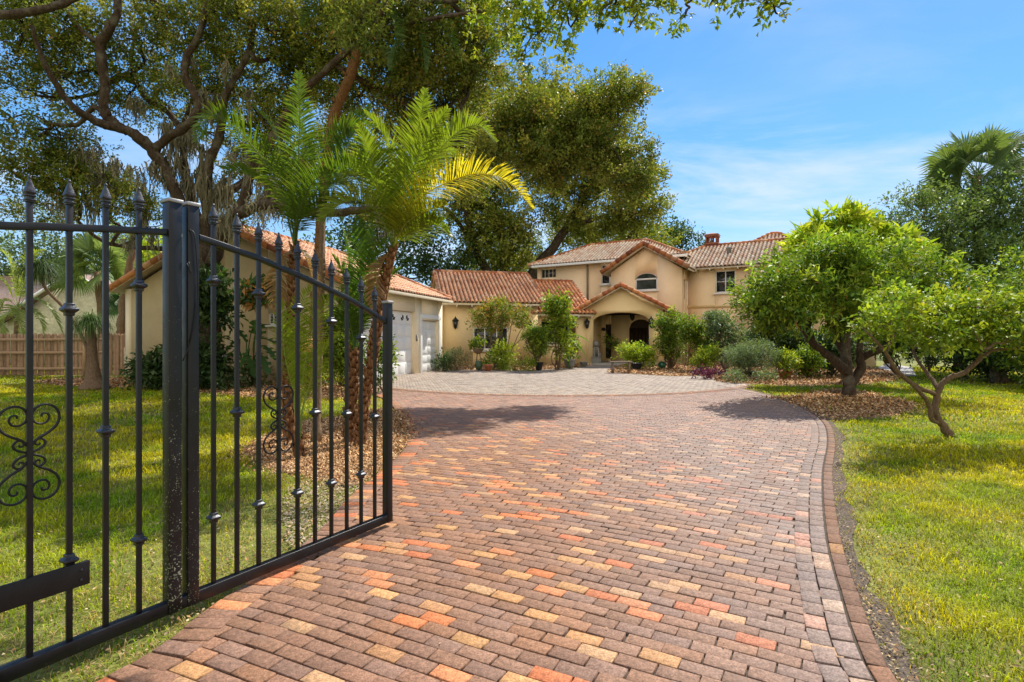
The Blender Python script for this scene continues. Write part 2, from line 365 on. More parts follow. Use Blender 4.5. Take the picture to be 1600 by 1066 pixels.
k=(dR>.235)&(dL>.13)&(dA>.14); x,y,u,v=x[k],y[k],u[k],v[k]
sl=.10*.55*np.cos(u*.55+.6)+.022*2.1*np.cos(u*2.1+v*.8)-np.where(u<3.2,.068*np.clip(u-.2,0,3),.068*3*.6)
dx=rd[0]+nd[0]*sl; dy=rd[1]+nd[1]*sl; l=np.hypot(dx,dy); dx/=l; dy/=l
a=rng.normal(0,.012,len(x)); dx,dy=dx*np.cos(a)-dy*np.sin(a),dx*np.sin(a)+dy*np.cos(a)
n=len(x); x=x+rng.normal(0,.0022,n); y=y+rng.normal(0,.0022,n)
ll=np.full(n,BL-.006)+rng.normal(0,.0015,n); lw=np.full(n,BW-.005)+rng.normal(0,.0012,n)
# the right border swallows a second, greyer tone toward the right
col=brick_cols(n); g_=np.clip((x-.2)/4,0,.55)[:,None]*rng.uniform(.5,1,(n,1)); lum=col.mean(1,keepdims=True)
col=col*(1-g_)+(lum*.55+.17)*np.array([1.04,.98,.94])*g_
far=np.clip((y-7)/9,0,.6)[:,None]; col=col*(1-far)+np.array([.29,.195,.16])*far*rng.uniform(.8,1.2,(n,1))
add_bricks(m,x,y,dx,dy,ll,lw,col)
def course(m,path,offset,step,lw,ll,soldier,zt=.004,colf=brick_cols,mul=1.0,start=0):
    """bricks following an edge: offset to the inside"""
    p=np.asarray(path); d=np.diff(p,axis=0); L_=np.hypot(d[:,0],d[:,1]); s=np.concatenate([[0],np.cumsum(L_)])
    t=np.arange(start,s[-1]-.05,step); px=np.interp(t,s,p[:,0]); py=np.interp(t,s,p[:,1])
    qx=np.interp(t+.05,s,p[:,0]); qy=np.interp(t+.05,s,p[:,1]); ox=np.interp(t-.05,s,p[:,0]); oy=np.interp(t-.05,s,p[:,1])
    tx,ty=qx-ox,qy-oy; l=np.hypot(tx,ty)+1e-9; tx/=l; ty/=l
    cx=px-ty*offset; cy=py+tx*offset; n=len(t)
    a=rng.normal(0,.012,n); ux,uy=tx*np.cos(a)-ty*np.sin(a),tx*np.sin(a)+ty*np.cos(a)
    c=colf(n)*mul
    sx,sy=(lw,ll) if soldier else (ll,lw)
    add_bricks(m,cx,cy,ux,uy,np.full(n,sx),np.full(n,sy),c,zt)
bc=lambda n: (lambda c:c*.55+(c.mean(1,keepdims=True)*.6+.11)*.45)(brick_cols(n,.05,.13))
course(m,RIGHT,.155,.152,.10,.147,False,colf=bc); course(m,RIGHT,.262,.152,.10,.147,False,colf=bc,start=.07)
course(m,RIGHT,.045,.206,.085,.20,False,zt=-.004,colf=lambda n:brick_cols(n,0,.02)*.72)
course(m,LEFT,-.10,.104,.098,.20,True,colf=lambda n:brick_cols(n,.25,.1)); 
course(m,ARC,-.12,.104,.098,.20,True,colf=lambda n:brick_cols(n,.02,.03)*.8)
o=m.build('brick_driveway',MT['brick']); tag(o,'long drive paved with red brown and tan brick pavers','driveway',kind='structure')
# pale court pavers
m=M(); t2=math.radians(12); rd2=np.array([math.cos(t2),math.sin(t2)]); nd2=np.array([-rd2[1],rd2[0]])
R_,C_=np.meshgrid(np.arange(50,200),np.arange(-60,90),indexing='ij'); R_=R_.ravel(); C_=C_.ravel()
u=(C_+(R_%2)*.5)*.206; v=R_*.2; BWc=.155
v=R_*BWc+5; x=rd2[0]*u+nd2[0]*v; y=rd2[1]*u+nd2[1]*v
k=inside(COURT,x,y)&(dist_line(ARC,x,y)>.12); x,y=x[k],y[k]; n=len(x)
c=np.array([[.33,.27,.215],[.30,.24,.195],[.37,.29,.225],[.35,.295,.245],[.27,.22,.18]])[rng.integers(0,5,n)]*rng.uniform(.88,1.1,(n,1))
add_bricks(m,x+rng.normal(0,.003,n),y+rng.normal(0,.003,n),np.full(n,rd2[0]),np.full(n,rd2[1]),np.full(n,.196),np.full(n,.145),c)
course(m,ARC,.12,.104,.098,.20,True,colf=lambda n:brick_cols(n,.0,.0)*1.2)
o=m.build('paver_court',MT['brick']); tag(o,'pale grey paver forecourt between the drive and the house','forecourt',kind='structure')

# ------------------------------------------------------------------ grass, mulch chips, litter
def vnoise(x,y,s,seed=0):
    r=np.random.default_rng(seed); g=r.random((64,64)); X=np.asarray(x)/s; Y=np.asarray(y)/s
    i=np.floor(X).astype(int); j=np.floor(Y).astype(int); fx=X-i; fy=Y-j; fx=fx*fx*(3-2*fx); fy=fy*fy*(3-2*fy)
    q=lambda a,b:g[a%64,b%64]
    return (q(i,j)*(1-fx)+q(i+1,j)*fx)*(1-fy)+(q(i,j+1)*(1-fx)+q(i+1,j+1)*fx)*fy
def keep_grass(x,y):
    k=~inside(DRIVE,x,y)&~inside(COURT,x,y)
    for b in (BED_L,BED_P,BED_R,BED_T,BED_H,BED_E): k&=~(inside(b,x,y)&(rng.random(x.shape)<(.985 if b is not BED_T else .93)))
    k&=~(inside(SHELL,x,y)&(rng.random(x.shape)<.45)); k&=~(inside(BARE_R,x,y)&(rng.random(x.shape)<.45*vnoise(x,y,.5,5))); k&=~inside(PATH,x,y)
    return k
def blades(m,x,y,h,wd,dead):
    n=len(x); th=rng.random(n)*2*PI; ln=rng.uniform(.3,1.3,n)
    dx,dy=np.cos(th),np.sin(th); px,py=-dy,dx; z0=np.full(n,-.03)
    t1=.5; b=np.stack([x,y,z0],-1); d=np.stack([dx,dy,0*x],-1); p=np.stack([px,py,0*x],-1)
    z=np.array([0,0,1.])
    mid=b+d*(ln*h*.35)[:,None]+z*(h*.62)[:,None]; tip=b+d*(ln*h)[:,None]+z*(h*(1.05-.3*ln))[:,None]
    W=(p*wd[:,None])
    V=np.stack([b-W*.6,b+W*.6,mid+W*.5,mid-W*.5,tip],1).reshape(-1,3)
    Q=np.arange(n)[:,None]*5+np.array([0,1,2,3]); T=np.arange(n)[:,None]*5+np.array([3,2,4])
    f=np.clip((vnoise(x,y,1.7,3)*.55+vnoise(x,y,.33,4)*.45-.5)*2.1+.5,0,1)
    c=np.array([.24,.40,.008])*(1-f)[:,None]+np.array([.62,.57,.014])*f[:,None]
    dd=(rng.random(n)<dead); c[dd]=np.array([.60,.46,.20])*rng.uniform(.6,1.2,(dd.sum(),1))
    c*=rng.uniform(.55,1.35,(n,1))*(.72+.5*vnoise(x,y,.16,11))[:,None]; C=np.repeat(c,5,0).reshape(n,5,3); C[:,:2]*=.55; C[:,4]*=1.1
    m.add(V,Q,T,col=C.reshape(-1,3))
m=M()
for (y0,y1,x0,x1,dens,h,wd) in ((1.2,3.6,-5.5,5.6,5200,.048,.0034),(3.6,6,-8,8.2,3400,.050,.0042),(6,10,-12,12.5,1500,.056,.0072),(10,18,-18,18,600,.06,.0125),(18,30,-30,32,110,.07,.022)):
    n=int((y1-y0)*(x1-x0)*dens); x=rng.uniform(x0,x1,n); y=rng.uniform(y0,y1,n)
    k=(np.abs(x)<1.0*y+2.2)&keep_grass(x,y); x,y=x[k],y[k]
    e=np.minimum(dist_line(RIGHT,x,y),dist_line(LEFT,x,y)); dl=np.where(x<0,np.clip(1-(e/1.3),0,1),np.clip(1.15-e/(.12+.55*vnoise(x,y,.45,21)),0,1))
    pn=vnoise(x,y,.8,9); thin=np.clip((pn-.55)*2.6,0,1)*.6+dl*.6
    k=(rng.random(len(x))>thin*.85)&~((x>0)&(e<.10)&(rng.random(len(x))<.55)); x,y,dl,pn=x[k],y[k],dl[k],pn[k]; n=len(x)
    blades(m,x,y,h*rng.uniform(.4,1.5,n)*(1-.35*dl)*(.6+.8*vnoise(x,y,.22,12)),wd*rng.uniform(.7,1.3,n),.05+.5*dl+.22*np.clip((pn-.50)*3.5,0,1))
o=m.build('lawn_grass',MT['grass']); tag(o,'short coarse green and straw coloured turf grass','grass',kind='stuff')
def flakes(m,x,y,s,cols,z=-.005,flat=.35,asp=.5):
    n=len(x); th=rng.random(n)*2*PI; d=np.stack([np.cos(th),np.sin(th),rng.normal(0,flat,n)],-1); p=np.stack([-np.sin(th),np.cos(th),rng.normal(0,flat,n)],-1)
    c=np.stack([x,y,np.full(n,z)+rng.random(n)*s],-1); s=s[:,None] if not np.isscalar(s) else s
    V=np.stack([c-d*s,c-p*s*asp,c+d*s,c+p*s*asp],1); V[:,1,2]+=rng.normal(0,.003,n)
    cc=cols[rng.integers(0,len(cols),n)]*rng.uniform(.6,1.3,(n,1))
    m.add(V.reshape(-1,3),np.arange(n)[:,None]*4+np.arange(4),col=np.repeat(cc,4,0))
MC=np.array([[.54,.32,.15],[.62,.42,.22],[.38,.20,.09],[.68,.48,.26],[.22,.12,.06],[.56,.28,.10]])
m=M()
for b,dens in ((BED_P,7500),(BED_L,500),(BED_R,420),(BED_T,900),(BED_H,150),(BED_E,300)):
    lo=b.min(0); hi=b.max(0); n=int((hi-lo).prod()*dens); n=min(n,70000); x=rng.uniform(lo[0],hi[0],n); y=rng.uniform(lo[1],hi[1],n)
    k=inside(b,x+rng.normal(0,.14,n),y+rng.normal(0,.14,n)); x,y=x[k],y[k]; flakes(m,x,y,np.clip(y*.0028,.012,.06)*rng.uniform(.5,1.3,len(x)),MC,z=.0,flat=.5,asp=.4)
tag(m.build('mulch_chips',MT['chips']),'loose orange brown bark chips covering the planting beds','mulch',kind='stuff')
m=M()
LC=np.array([[.42,.30,.15],[.36,.20,.09],[.48,.38,.22],[.22,.14,.07]])
for (x0,x1,y0,y1,n) in ((-3.8,4,1.9,4.5,1500),(-7,8,4.5,9,1900),(-12,14,9,20,1200)):
    x=rng.uniform(x0,x1,n); y=rng.uniform(y0,y1,n); k=keep_grass(x,y); x,y=x[k],y[k]
    flakes(m,x,y,rng.uniform(.006,.014,len(x))*(1+y*.05),LC,z=-.004)
# thick litter along the left edge under the gate, thinner on the right edge
for path,n,wd,sg in ((LEFT,5200,.9,-1),(RIGHT,3000,.22,1)):
    i=rng.integers(0,len(path)-1,n); t=rng.random(n); px=path[i,0]*(1-t)+path[i+1,0]*t; py=path[i,1]*(1-t)+path[i+1,1]*t
    dd=rng.exponential(wd*.45,n); x=px+sg*dd*.9; y=py+dd*.4*(1 if sg<0 else -.2); k=(y>1.8)&(y<9)&~inside(DRIVE,x,y); x,y=x[k],y[k]
    flakes(m,x,y,rng.uniform(.004,.012,len(x)),LC,z=-.012)
n=170; x=rng.uniform(-2,4,n); y=rng.uniform(2.4,12,n); k=in_drive(x,y); flakes(m,x[k],y[k],rng.uniform(.005,.014,k.sum()),LC,z=.006,flat=.15)
k=inside(SHELL,*(lambda q:(q[:,0],q[:,1]))(np.zeros((1,2))))
n=3500; lo=SHELL.min(0); hi=SHELL.max(0); x=rng.uniform(lo[0],hi[0],n); y=rng.uniform(lo[1],hi[1],n); k=inside(SHELL,x,y)
flakes(m,x[k],y[k],rng.uniform(.006,.016,k.sum()),np.array([[.40,.34,.24],[.34,.26,.17],[.46,.38,.26],[.42,.27,.13]]),z=-.02,asp=.8)
tag(m.build('fallen_leaves',MT['chips']),'dry tan fallen leaves scattered over the lawn edges','leaf litter',kind='stuff')

# ------------------------------------------------------------------ the iron gate
GD=np.array([.497,.867]); GD/=np.linalg.norm(GD); GE=np.array([-1.0,4.37])   # far end post
def gp(t,z,off=0.0):
    return np.array([GE[0]-GD[0]*t+GD[1]*off, GE[1]-GD[1]*t-GD[0]*off, z])
GAX=np.array([[GD[0],GD[1],0],[GD[1],-GD[0],0],[0,0,1]])      # along gate, towards drive, up
def tpx(px):
    r=(px-800)/FPX; return (GE[0]-r*GE[1])/(GD[0]-r*GD[1])
def zpx(px,py):
    t=tpx(px); return t,CAMH+(HZ-py)/FPX*(GE[1]-GD[1]*t)
gate=thing('iron_gate','open black wrought iron driveway gate with arched top and spear finials','gate',(GE[0],GE[1],0))
PT=1.652; PT2=1.566
def lich(z,am=.5,lo=1.0): return np.clip(am*(1-np.asarray(z)/lo),0,1)
def gbar(name,t,z0,z1,w,am=0,parent=gate,bevel=.002,off=0):
    mm=M(); k=12
    pts=[]
    for i in range(k+1):
        z=z0+(z1-z0)*i/k
        for a,b in ((-1,-1),(1,-1),(1,1),(-1,1)): pts.append(gp(t-a*w/2,z,off+b*w/2))
    q=[[i*4+j,i*4+(j+1)%4,(i+1)*4+(j+1)%4,(i+1)*4+j] for i in range(k) for j in range(4)]
    zs=np.repeat(np.linspace(z0,z1,k+1),4)
    a=np.clip(am*np.clip(1.15-zs/(z1*.85),0,1)**.7,0,1); c=np.stack([a,a,a],-1)
    mm.add(pts,q,col=c,ngons=[[3,2,1,0],[k*4,k*4+1,k*4+2,k*4+3]]); return mm.build(name,MT['iron'],parent,bevel=bevel)
railR=[zpx(*p) for p in [(305,370),(339,381),(376,394),(408,405),(439,419),(468,431),(495,443),(518,454.5),(542,466),(563,478),(584,491),(604,505)]]
railL=[zpx(*p) for p in [(268,363.5),(221,361),(168,358),(113,356),(47,353.5),(8,354)]]
rl=sorted(railR+railL)
def rail_z(t):
    a=sorted(railR); b=sorted(railL)
    if t<=PT2: return float(np.interp(t,[q[0] for q in a],[q[1] for q in a]))
    if t<=b[-1][0]: return float(np.interp(t,[q[0] for q in b],[q[1] for q in b]))
    T=2.36; return b[-1][1]-max(0,(t-T))**2*.30
for (ta,tb,nm) in ((.03,PT2-.04,0),(PT+.04,3.25,1)):
    mm=M(); ts=np.linspace(ta,tb,26); V=[]
    for t in ts:
        z=rail_z(t)
        for a,b in ((-.016,-.019),(-.016,.019),(.016,.019),(.016,-.019)): V.append(gp(t,z+a,b))
    k=len(ts)-1; q=[[i*4+j,i*4+(j+1)%4,(i+1)*4+(j+1)%4,(i+1)*4+j] for i in range(k) for j in range(4)]
    mm.add(V,q,col=(.05,.05,.05)); mm.build('top_rail',MT['iron'],gate,bevel=.002)
mm=M(); ts=np.linspace(-.03,3.3,20); V=[]
for t in ts:
    for a,b in ((.035,-.025),(.035,.025),(.10,.025),(.10,-.025)): V.append(gp(t,a,b))
k=len(ts)-1; q=[[i*4+j,i*4+(j+1)%4,(i+1)*4+(j+1)%4,(i+1)*4+j] for i in range(k) for j in range(4)]
mm.add(V,q,col=(.16,.16,.16),ngons=[[0,1,2,3],[k*4+3,k*4+2,k*4+1,k*4]]); mm.build('bottom_rail',MT['iron'],gate,bevel=.003)
topL=zpx(272,318)[1]; topR=zpx(295,322)[1]; topE=zpx(605,474)[1]
def post(t,top,w,am):
    p=gbar('post',t,.035,top,w,am,bevel=.004)
    mm=M(); box(mm,gp(t,top+.008),(w+.012,w+.012,.02),GAX); mm.build('cap',MT['cap'],p,bevel=.004)
post(PT+.012,topL,.068,.42); post(PT2,topR,.062,.33); post(0,topE,.058,.04); post(3.29,1.75,.07,.3)
def collar(t,z,parent,s=1.0):
    mm=M(); w=.0125*s
    prof=[(1.15,-.030),(1.35,-.026),(1.35,-.016),(1.9,-.010),(2.35,-.004),(2.35,.004),(1.9,.010),(1.35,.016),(1.35,.026),(1.15,.030)]
    V=[]
    for r,h in prof:
        for a,b in ((-1,-1),(1,-1),(1,1),(-1,1)): V.append(gp(t-a*w*r,z+h,b*w*r))
    k=len(prof)-1; q=[[i*4+j,i*4+(j+1)%4,(i+1)*4+(j+1)%4,(i+1)*4+j] for i in range(k) for j in range(4)]
    mm.add(V,q,ngons=[[3,2,1,0],[k*4,k*4+1,k*4+2,k*4+3]]); mm.build('collar',MT['dull_iron'],parent,bevel=.0015)
def finial(t,z,parent):
    mm=M(); prof=[(.015,0),(.015,.006),(.0185,.008),(.0185,.013),(.0135,.015),(.0135,.024),(.0185,.026),(.0185,.032),(.013,.035),(.0195,.044),(.0155,.058),(.0075,.090),(.0032,.104),(.0052,.110),(.0032,.116),(.0005,.120)]
    V=[]
    for r,h in prof:
        for a,b in ((-1,-1),(1,-1),(1,1),(-1,1)): V.append(gp(t-a*r,z+h,b*r))
    k=len(prof)-1; q=[[i*4+j,i*4+(j+1)%4,(i+1)*4+(j+1)%4,(i+1)*4+j] for i in range(k) for j in range(4)]
    mm.add(V,q,ngons=[[3,2,1,0]]); mm.build('finial',MT['dull_iron'],parent,bevel=.0012)
def spiral(m,c,r0,turns,a0,sgn,pt0=None):
    """flat scroll in the gate plane, returns points (along,z)"""
    k=40; th=np.linspace(0,turns*2*PI,k); r=r0*(1-.82*(th/th[-1])); 
    return np.stack([c[0]+r*np.cos(a0+sgn*th),c[1]+r*np.sin(a0+sgn*th)],-1)
def scrolls(t,zc,parent):
    for sx in (-1,1):
        mm=M()
        for sz in (-1,1):
            # big C scroll
            big=spiral(mm,(.052,.155),.050,1.55,math.radians(200),-1)    # starts at picket, winds over the top
            lead=np.array([[.008,.035],[.03,.062],[.068,.085],[.098,.115],[.108,.155],[.092,.195],[.058,.212],[.026,.203],[.010,.178],[.012,.146],[.032,.128],[.058,.130],[.070,.150],[.064,.170],[.046,.172],[.042,.158]])
            p=smooth_path([(a,b,0) for a,b in lead],5)
            tube(mm,[gp(t+sx*a,zc+sz*b,0) for a,b,_ in p],np.linspace(.0062,.0045,len(p)),6)
            lead=np.array([[.006,.004],[.028,.012],[.050,.006+.02],[.056,.045],[.042,.060],[.024,.056],[.020,.040],[.032,.034],[.038,.042]])
            p=smooth_path([(a,b,0) for a,b in lead],5)
            tube(mm,[gp(t+sx*a,zc+sz*b,0) for a,b,_ in p],np.linspace(.0060,.0042,len(p)),6)
        mm.build('scroll',MT['black'],parent,smooth=True)
pk=[(.1436*(i+1)) for i in range(10)]
kind=['m','d','m','d','m','d','s','d','m','d']
for t,kd in zip(pk,kind):
    zt=rail_z(t)+.105; p=gbar('picket',t,.06,zt,.022,.20 if t>.55 else .05); finial(t,zt,p); H=rail_z(t)
    if kd=='d': collar(t,H-.22 if t>.5 else H-.24,p); collar(t,.475,p)
    elif kd=='m': collar(t,(H+.1)/2,p)
    else: scrolls(t,.985,p)
tl=[tpx(217),tpx(165),tpx(108),tpx(46)]; step=.148
tl+= [tl[-1]+step*(i+1) for i in range(6)]
for t,kd in zip(tl,['d','m','d','s','d','m','d','m','d','m']):
    zt=rail_z(t)+.105; p=gbar('picket',t,.06,zt,.022,.08); finial(t,zt,p)
    if kd=='d': collar(t,rail_z(t)-(.38 if t>1.9 else .28),p); collar(t,.475,p)
    elif kd=='m': collar(t,1.05,p)
    else: scrolls(t,.995,p)
# operator arm plate with rivets
mm=M(); t0,zb=zpx(136,948); V=[]
hexs=[]
for t in (t0,3.2):
    for z in (.345,.455):
        for b in (.0135,.030): hexs.append(gp(t,z,b))
h=[hexs[0],hexs[4],hexs[5],hexs[1],hexs[2],hexs[6],hexs[7],hexs[3]]
hexa(mm,h,col=(0,0,0)); arm=mm.build('operator_plate',MT['black'],gate,bevel=.002)
for t in (t0+.035,t0+.33,t0+.6):
    for z in (.375,.42):
        mm=M(); lathe(mm,gp(t,z,.030),[(.0065,0),(.0065,.002),(.004,.005),(.001,.0055)],10,ax=np.array([[0,0,1],[GD[0],GD[1],0],[GD[1],-GD[0],0]])); mm.build('bolt',MT['dull_iron'],arm)
mm=M()
p=smooth_path([gp(PT2+.03,zpx(293,360)[1],.04),gp(PT2+.005,zpx(293,375)[1],.052),gp(PT2-.015,1.72,.045),gp(PT2+.02,1.5,.042),gp(PT2+.06,1.38,.03)],6)
tube(mm,p,.004,6); p=smooth_path([gp(PT2+.045,1.92,.03),gp(PT2+.05,1.9,.06),gp(PT2+.03,1.86,.055),gp(PT2+.04,1.92,.05)],5); tube(mm,p,.003,6)
mm.build('cable',MT['black'],gate,smooth=True)
# ------------------------------------------------------------------ building helpers
def wall(m,P0,P1,th,zb,top,ops=()):
    P0=np.asarray(P0,float); P1=np.asarray(P1,float); Ln=np.linalg.norm(P1-P0); d=(P1-P0)/Ln; nv=np.array([-d[1],d[0]])
    xs={0,Ln}; 
    for s,_ in top: xs.add(min(max(s,0),Ln))
    for o in ops:
        k=14 if len(o)>4 and o[4] else 1
        for i in range(k+1): xs.add(o[0]+(o[1]-o[0])*i/k)
    xs=sorted(xs); ts=[q[0] for q in top]; tz=[q[1] for q in top]
    pt=lambda s,o,z:[P0[0]+d[0]*s+nv[0]*o,P0[1]+d[1]*s+nv[1]*o,z]
    def otop(o,s):
        if len(o)>4 and o[4]:
            c=(o[0]+o[1])/2; h=(o[1]-o[0])/2; q=max(0,1-((s-c)/h)**2); return o[3]-o[4]+o[4]*math.sqrt(q)
        return o[3]
    for a,b in zip(xs[:-1],xs[1:]):
        if b-a<1e-4: continue
        mid=(a+b)/2; inside_=sorted([o for o in ops if o[0]<mid<o[1]],key=lambda o:o[2])
        cur=(zb,zb)
        for o in inside_:
            if o[2]-cur[0]>1e-3:
                hexa(m,[pt(a,0,cur[0]),pt(b,0,cur[1]),pt(b,th,cur[1]),pt(a,th,cur[0]),pt(a,0,o[2]),pt(b,0,o[2]),pt(b,th,o[2]),pt(a,th,o[2])])
            cur=(otop(o,a),otop(o,b))
        za=np.interp(a,ts,tz); zb_=np.interp(b,ts,tz)
        if za-cur[0]>1e-3 or zb_-cur[1]>1e-3:
            hexa(m,[pt(a,0,cur[0]),pt(b,0,cur[1]),pt(b,th,cur[1]),pt(a,th,cur[0]),pt(a,0,za),pt(b,0,zb_),pt(b,th,zb_),pt(a,th,za)])
TP={'red':np.array([[.72,.27,.10],[.76,.33,.14],[.64,.21,.08],[.78,.42,.22],[.72,.29,.11],[.50,.17,.08]]),
    'mix':np.array([[.74,.32,.15],[.76,.38,.20],[.64,.25,.11],[.78,.44,.26],[.52,.18,.08],[.74,.30,.13]]),
    'pale':np.array([[.78,.60,.46],[.82,.66,.52],[.70,.50,.38],[.60,.36,.25],[.84,.72,.60]])}
def tiles(m,P0,A,B,poly,pal,pitch=.24,row=.36,amp=.088,shade=1.0):
    """barrel tiles over a convex polygon given in (along eave, up slope) coordinates"""
    P0=np.asarray(P0,float); A=nrm(A); B=nrm(B); Nn=nrm(np.cross(A,B)); Nn=Nn if Nn[2]>0 else -Nn
    poly=np.asarray(poly,float); a0,a1=poly[:,0].min(),poly[:,0].max(); b0,b1=poly[:,1].min(),poly[:,1].max()
    nc=max(1,int(round((a1-a0)/pitch))); pc=(a1-a0)/nc
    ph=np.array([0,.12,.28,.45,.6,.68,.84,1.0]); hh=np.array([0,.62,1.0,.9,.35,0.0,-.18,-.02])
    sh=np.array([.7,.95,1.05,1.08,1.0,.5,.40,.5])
    nr=max(1,int(math.ceil((b1-b0)/row)))
    pp=TP[pal]
    a=(a0+(np.arange(nc)[:,None]+ph[None,:])*pc)            # nc x 8
    flat=a.ravel(); lo=np.full(flat.shape,1e9); hi=np.full(flat.shape,-1e9)
    for i in range(len(poly)):
        p,q=poly[i],poly[(i+1)%len(poly)]
        if abs(q[0]-p[0])<1e-9:
            k=np.abs(flat-p[0])<1e-6; lo[k]=np.minimum(lo[k],min(p[1],q[1])); hi[k]=np.maximum(hi[k],max(p[1],q[1])); continue
        t=(flat-p[0])/(q[0]-p[0]); k=(t>=-1e-6)&(t<=1+1e-6); b=p[1]+(q[1]-p[1])*t
        lo[k]=np.minimum(lo[k],b[k]); hi[k]=np.maximum(hi[k],b[k])
    lo=np.minimum(lo,hi).reshape(a.shape); hi=hi.reshape(a.shape)
    for r in range(nr):
        bl=b0+r*row; bh=min(b1,bl+row+.02)
        BL_=np.clip(bl+rng.normal(0,.006,(nc,1)),lo,hi); BH=np.clip(bh,lo,hi)
        if (BH-BL_).max()<1e-3: continue
        kp=((BH-BL_).max(1)>1e-3)
        c=np.clip(pp[rng.integers(0,len(pp),nc)]*rng.uniform(.85,1.15,(nc,1))*shade*1.06,0,.9)
        if pal=='mix':   # the painted crest highlight below is stronger here
            pass
        z1=amp*hh[None,:]+.035; z0=amp*hh[None,:]*.9+.004
        V=[]
        for bb,zz in ((BL_,z1-.05),(BL_,np.broadcast_to(z1,BL_.shape)),(BH,np.broadcast_to(z0,BH.shape))):
            V.append(P0+a[...,None]*A+bb[...,None]*B+np.broadcast_to(zz,bb.shape)[...,None]*Nn)
        V=np.stack(V,1)[kp]                                  # n x 3 x 8 x 3
        n=len(V); cr=np.array([0,.05,.35,.75,.8,.1,0,0])*(1.1 if pal=='mix' else .6)  # sun highlight on the barrel crest, painted in as cream
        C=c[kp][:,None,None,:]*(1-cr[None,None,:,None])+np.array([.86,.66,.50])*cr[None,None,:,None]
        C=C*sh[None,None,:,None]*np.array([.35,1.08,.92])[None,:,None,None]  # shade of troughs and lower tile edges is put into the colour
        q=[[j*8+i,j*8+i+1,(j+1)*8+i+1,(j+1)*8+i] for j in (0,1) for i in range(7)]
        m.add(V.reshape(-1,3),(np.arange(n)[:,None,None]*24+np.array(q)[None]).reshape(-1,4),col=np.broadcast_to(C,V.shape).reshape(-1,3))
def caps(m,p,q,pal='red',r=.13,shade=.8,lift=.05):
    """overlapping ridge or rake cap tiles between two points"""
    p=np.asarray(p,float)+[0,0,lift]; q=np.asarray(q,float)+[0,0,lift]; Ln=np.linalg.norm(q-p); n=max(1,int(Ln/.38)); pp=TP[pal]
    for i in range(n):
        a=p+(q-p)*(i/n); b=p+(q-p)*((i+1.08)/n); tube(m,[a,b],[r*1.08,r*.88],8,col=pp[rng.integers(0,len(pp))]*rng.uniform(.6,1.1)*shade)
def slab(m,pts,th=.10,lift=-.03):
    """solid deck under a roof plane"""
    p=np.asarray(pts,float); Nn=nrm(np.cross(p[1]-p[0],p[2]-p[0])); Nn=Nn if Nn[2]>0 else -Nn
    a=p+Nn*lift; b=a-Nn*th; k=len(p)
    m.add(np.vstack([a,b]),ngons=[list(range(k)),[k+i for i in range(k)][::-1]]+[[i,(i+1)%k,k+(i+1)%k,k+i] for i in range(k)])
class F:
    def __init__(s,o,ang): s.o=np.array(o,float); s.a=math.radians(ang); s.u=np.array([math.cos(s.a),math.sin(s.a)]); s.v=np.array([-math.sin(s.a),math.cos(s.a)])
    def w(s,a,b,z=None):
        p=s.o+s.u*a+s.v*b; return p if z is None else np.array([p[0],p[1],z])
    def ax(s): return np.array([[*s.u,0],[*s.v,0],[0,0,1]])
    def hit(s,px,py,b=0):
        """local x and height where a sight line meets the plane y=b"""
        r=(px-800)/FPX; o=s.o+s.v*b; t=(r*o[1]-o[0])/(s.u[0]-r*s.u[1]); Y=o[1]+s.u[1]*t; return t,CAMH+(HZ-py)/FPX*Y
def roof_plane(mt,ms,f,e0,e1,r1,r0,pal,**kw):
    """e0,e1 eave ends, r1,r0 ridge ends (local x,y,z); r1==r0 for a hip triangle"""
    W=[f.w(*p) for p in (e0,e1,r1,r0)]; A=nrm(W[1]-W[0]); up=W[3]-W[0]; B=nrm(up-A*np.dot(up,A))
    pl=[((q-W[0])@A,(q-W[0])@B) for q in W]
    if np.allclose(W[2],W[3]): pl=pl[:3]; W=W[:3]
    tiles(mt,W[0],A,B,pl,pal,**kw); slab(ms,W)
def gable(mt,ms,f,x0,x1,y0,y1,h,rise,pal,pitch_over=0.0,capcol='red',rake=True,**kw):
    ym=(y0+y1)/2; zr=h+rise
    roof_plane(mt,ms,f,(x0,y0,h),(x1,y0,h),(x1,ym,zr),(x0,ym,zr),pal,**kw)
    roof_plane(mt,ms,f,(x1,y1,h),(x0,y1,h),(x0,ym,zr),(x1,ym,zr),pal,**kw)
    caps(mt,f.w(x0,ym,zr),f.w(x1,ym,zr),pal,shade=.75)
    if rake:
        for x in (x0,x1):
            for y in (y0,y1): caps(mt,f.w(x,y,h),f.w(x,ym,zr),capcol,r=.11,lift=.04)
def hip(mt,ms,f,x0,x1,y0,y1,h,rise,pal,**kw):
    ym=(y0+y1)/2; hw=(y1-y0)/2; zr=h+rise; a,b=x0+hw,x1-hw
    if a>b: a=b=(x0+x1)/2
    roof_plane(mt,ms,f,(x0,y0,h),(x1,y0,h),(b,ym,zr),(a,ym,zr),pal,**kw)
    roof_plane(mt,ms,f,(x1,y1,h),(x0,y1,h),(a,ym,zr),(b,ym,zr),pal,**kw)
    roof_plane(mt,ms,f,(x0,y1,h),(x0,y0,h),(a,ym,zr),(a,ym,zr),pal,**kw)
    roof_plane(mt,ms,f,(x1,y0,h),(x1,y1,h),(b,ym,zr),(b,ym,zr),pal,**kw)
    if b>a: caps(mt,f.w(a,ym,zr),f.w(b,ym,zr),'red',shade=.7)
    for x,r in ((x0,a),(x1,b)):
        for y in (y0,y1): caps(mt,f.w(x,y,h),f.w(r,ym,zr),'red',shade=.7)
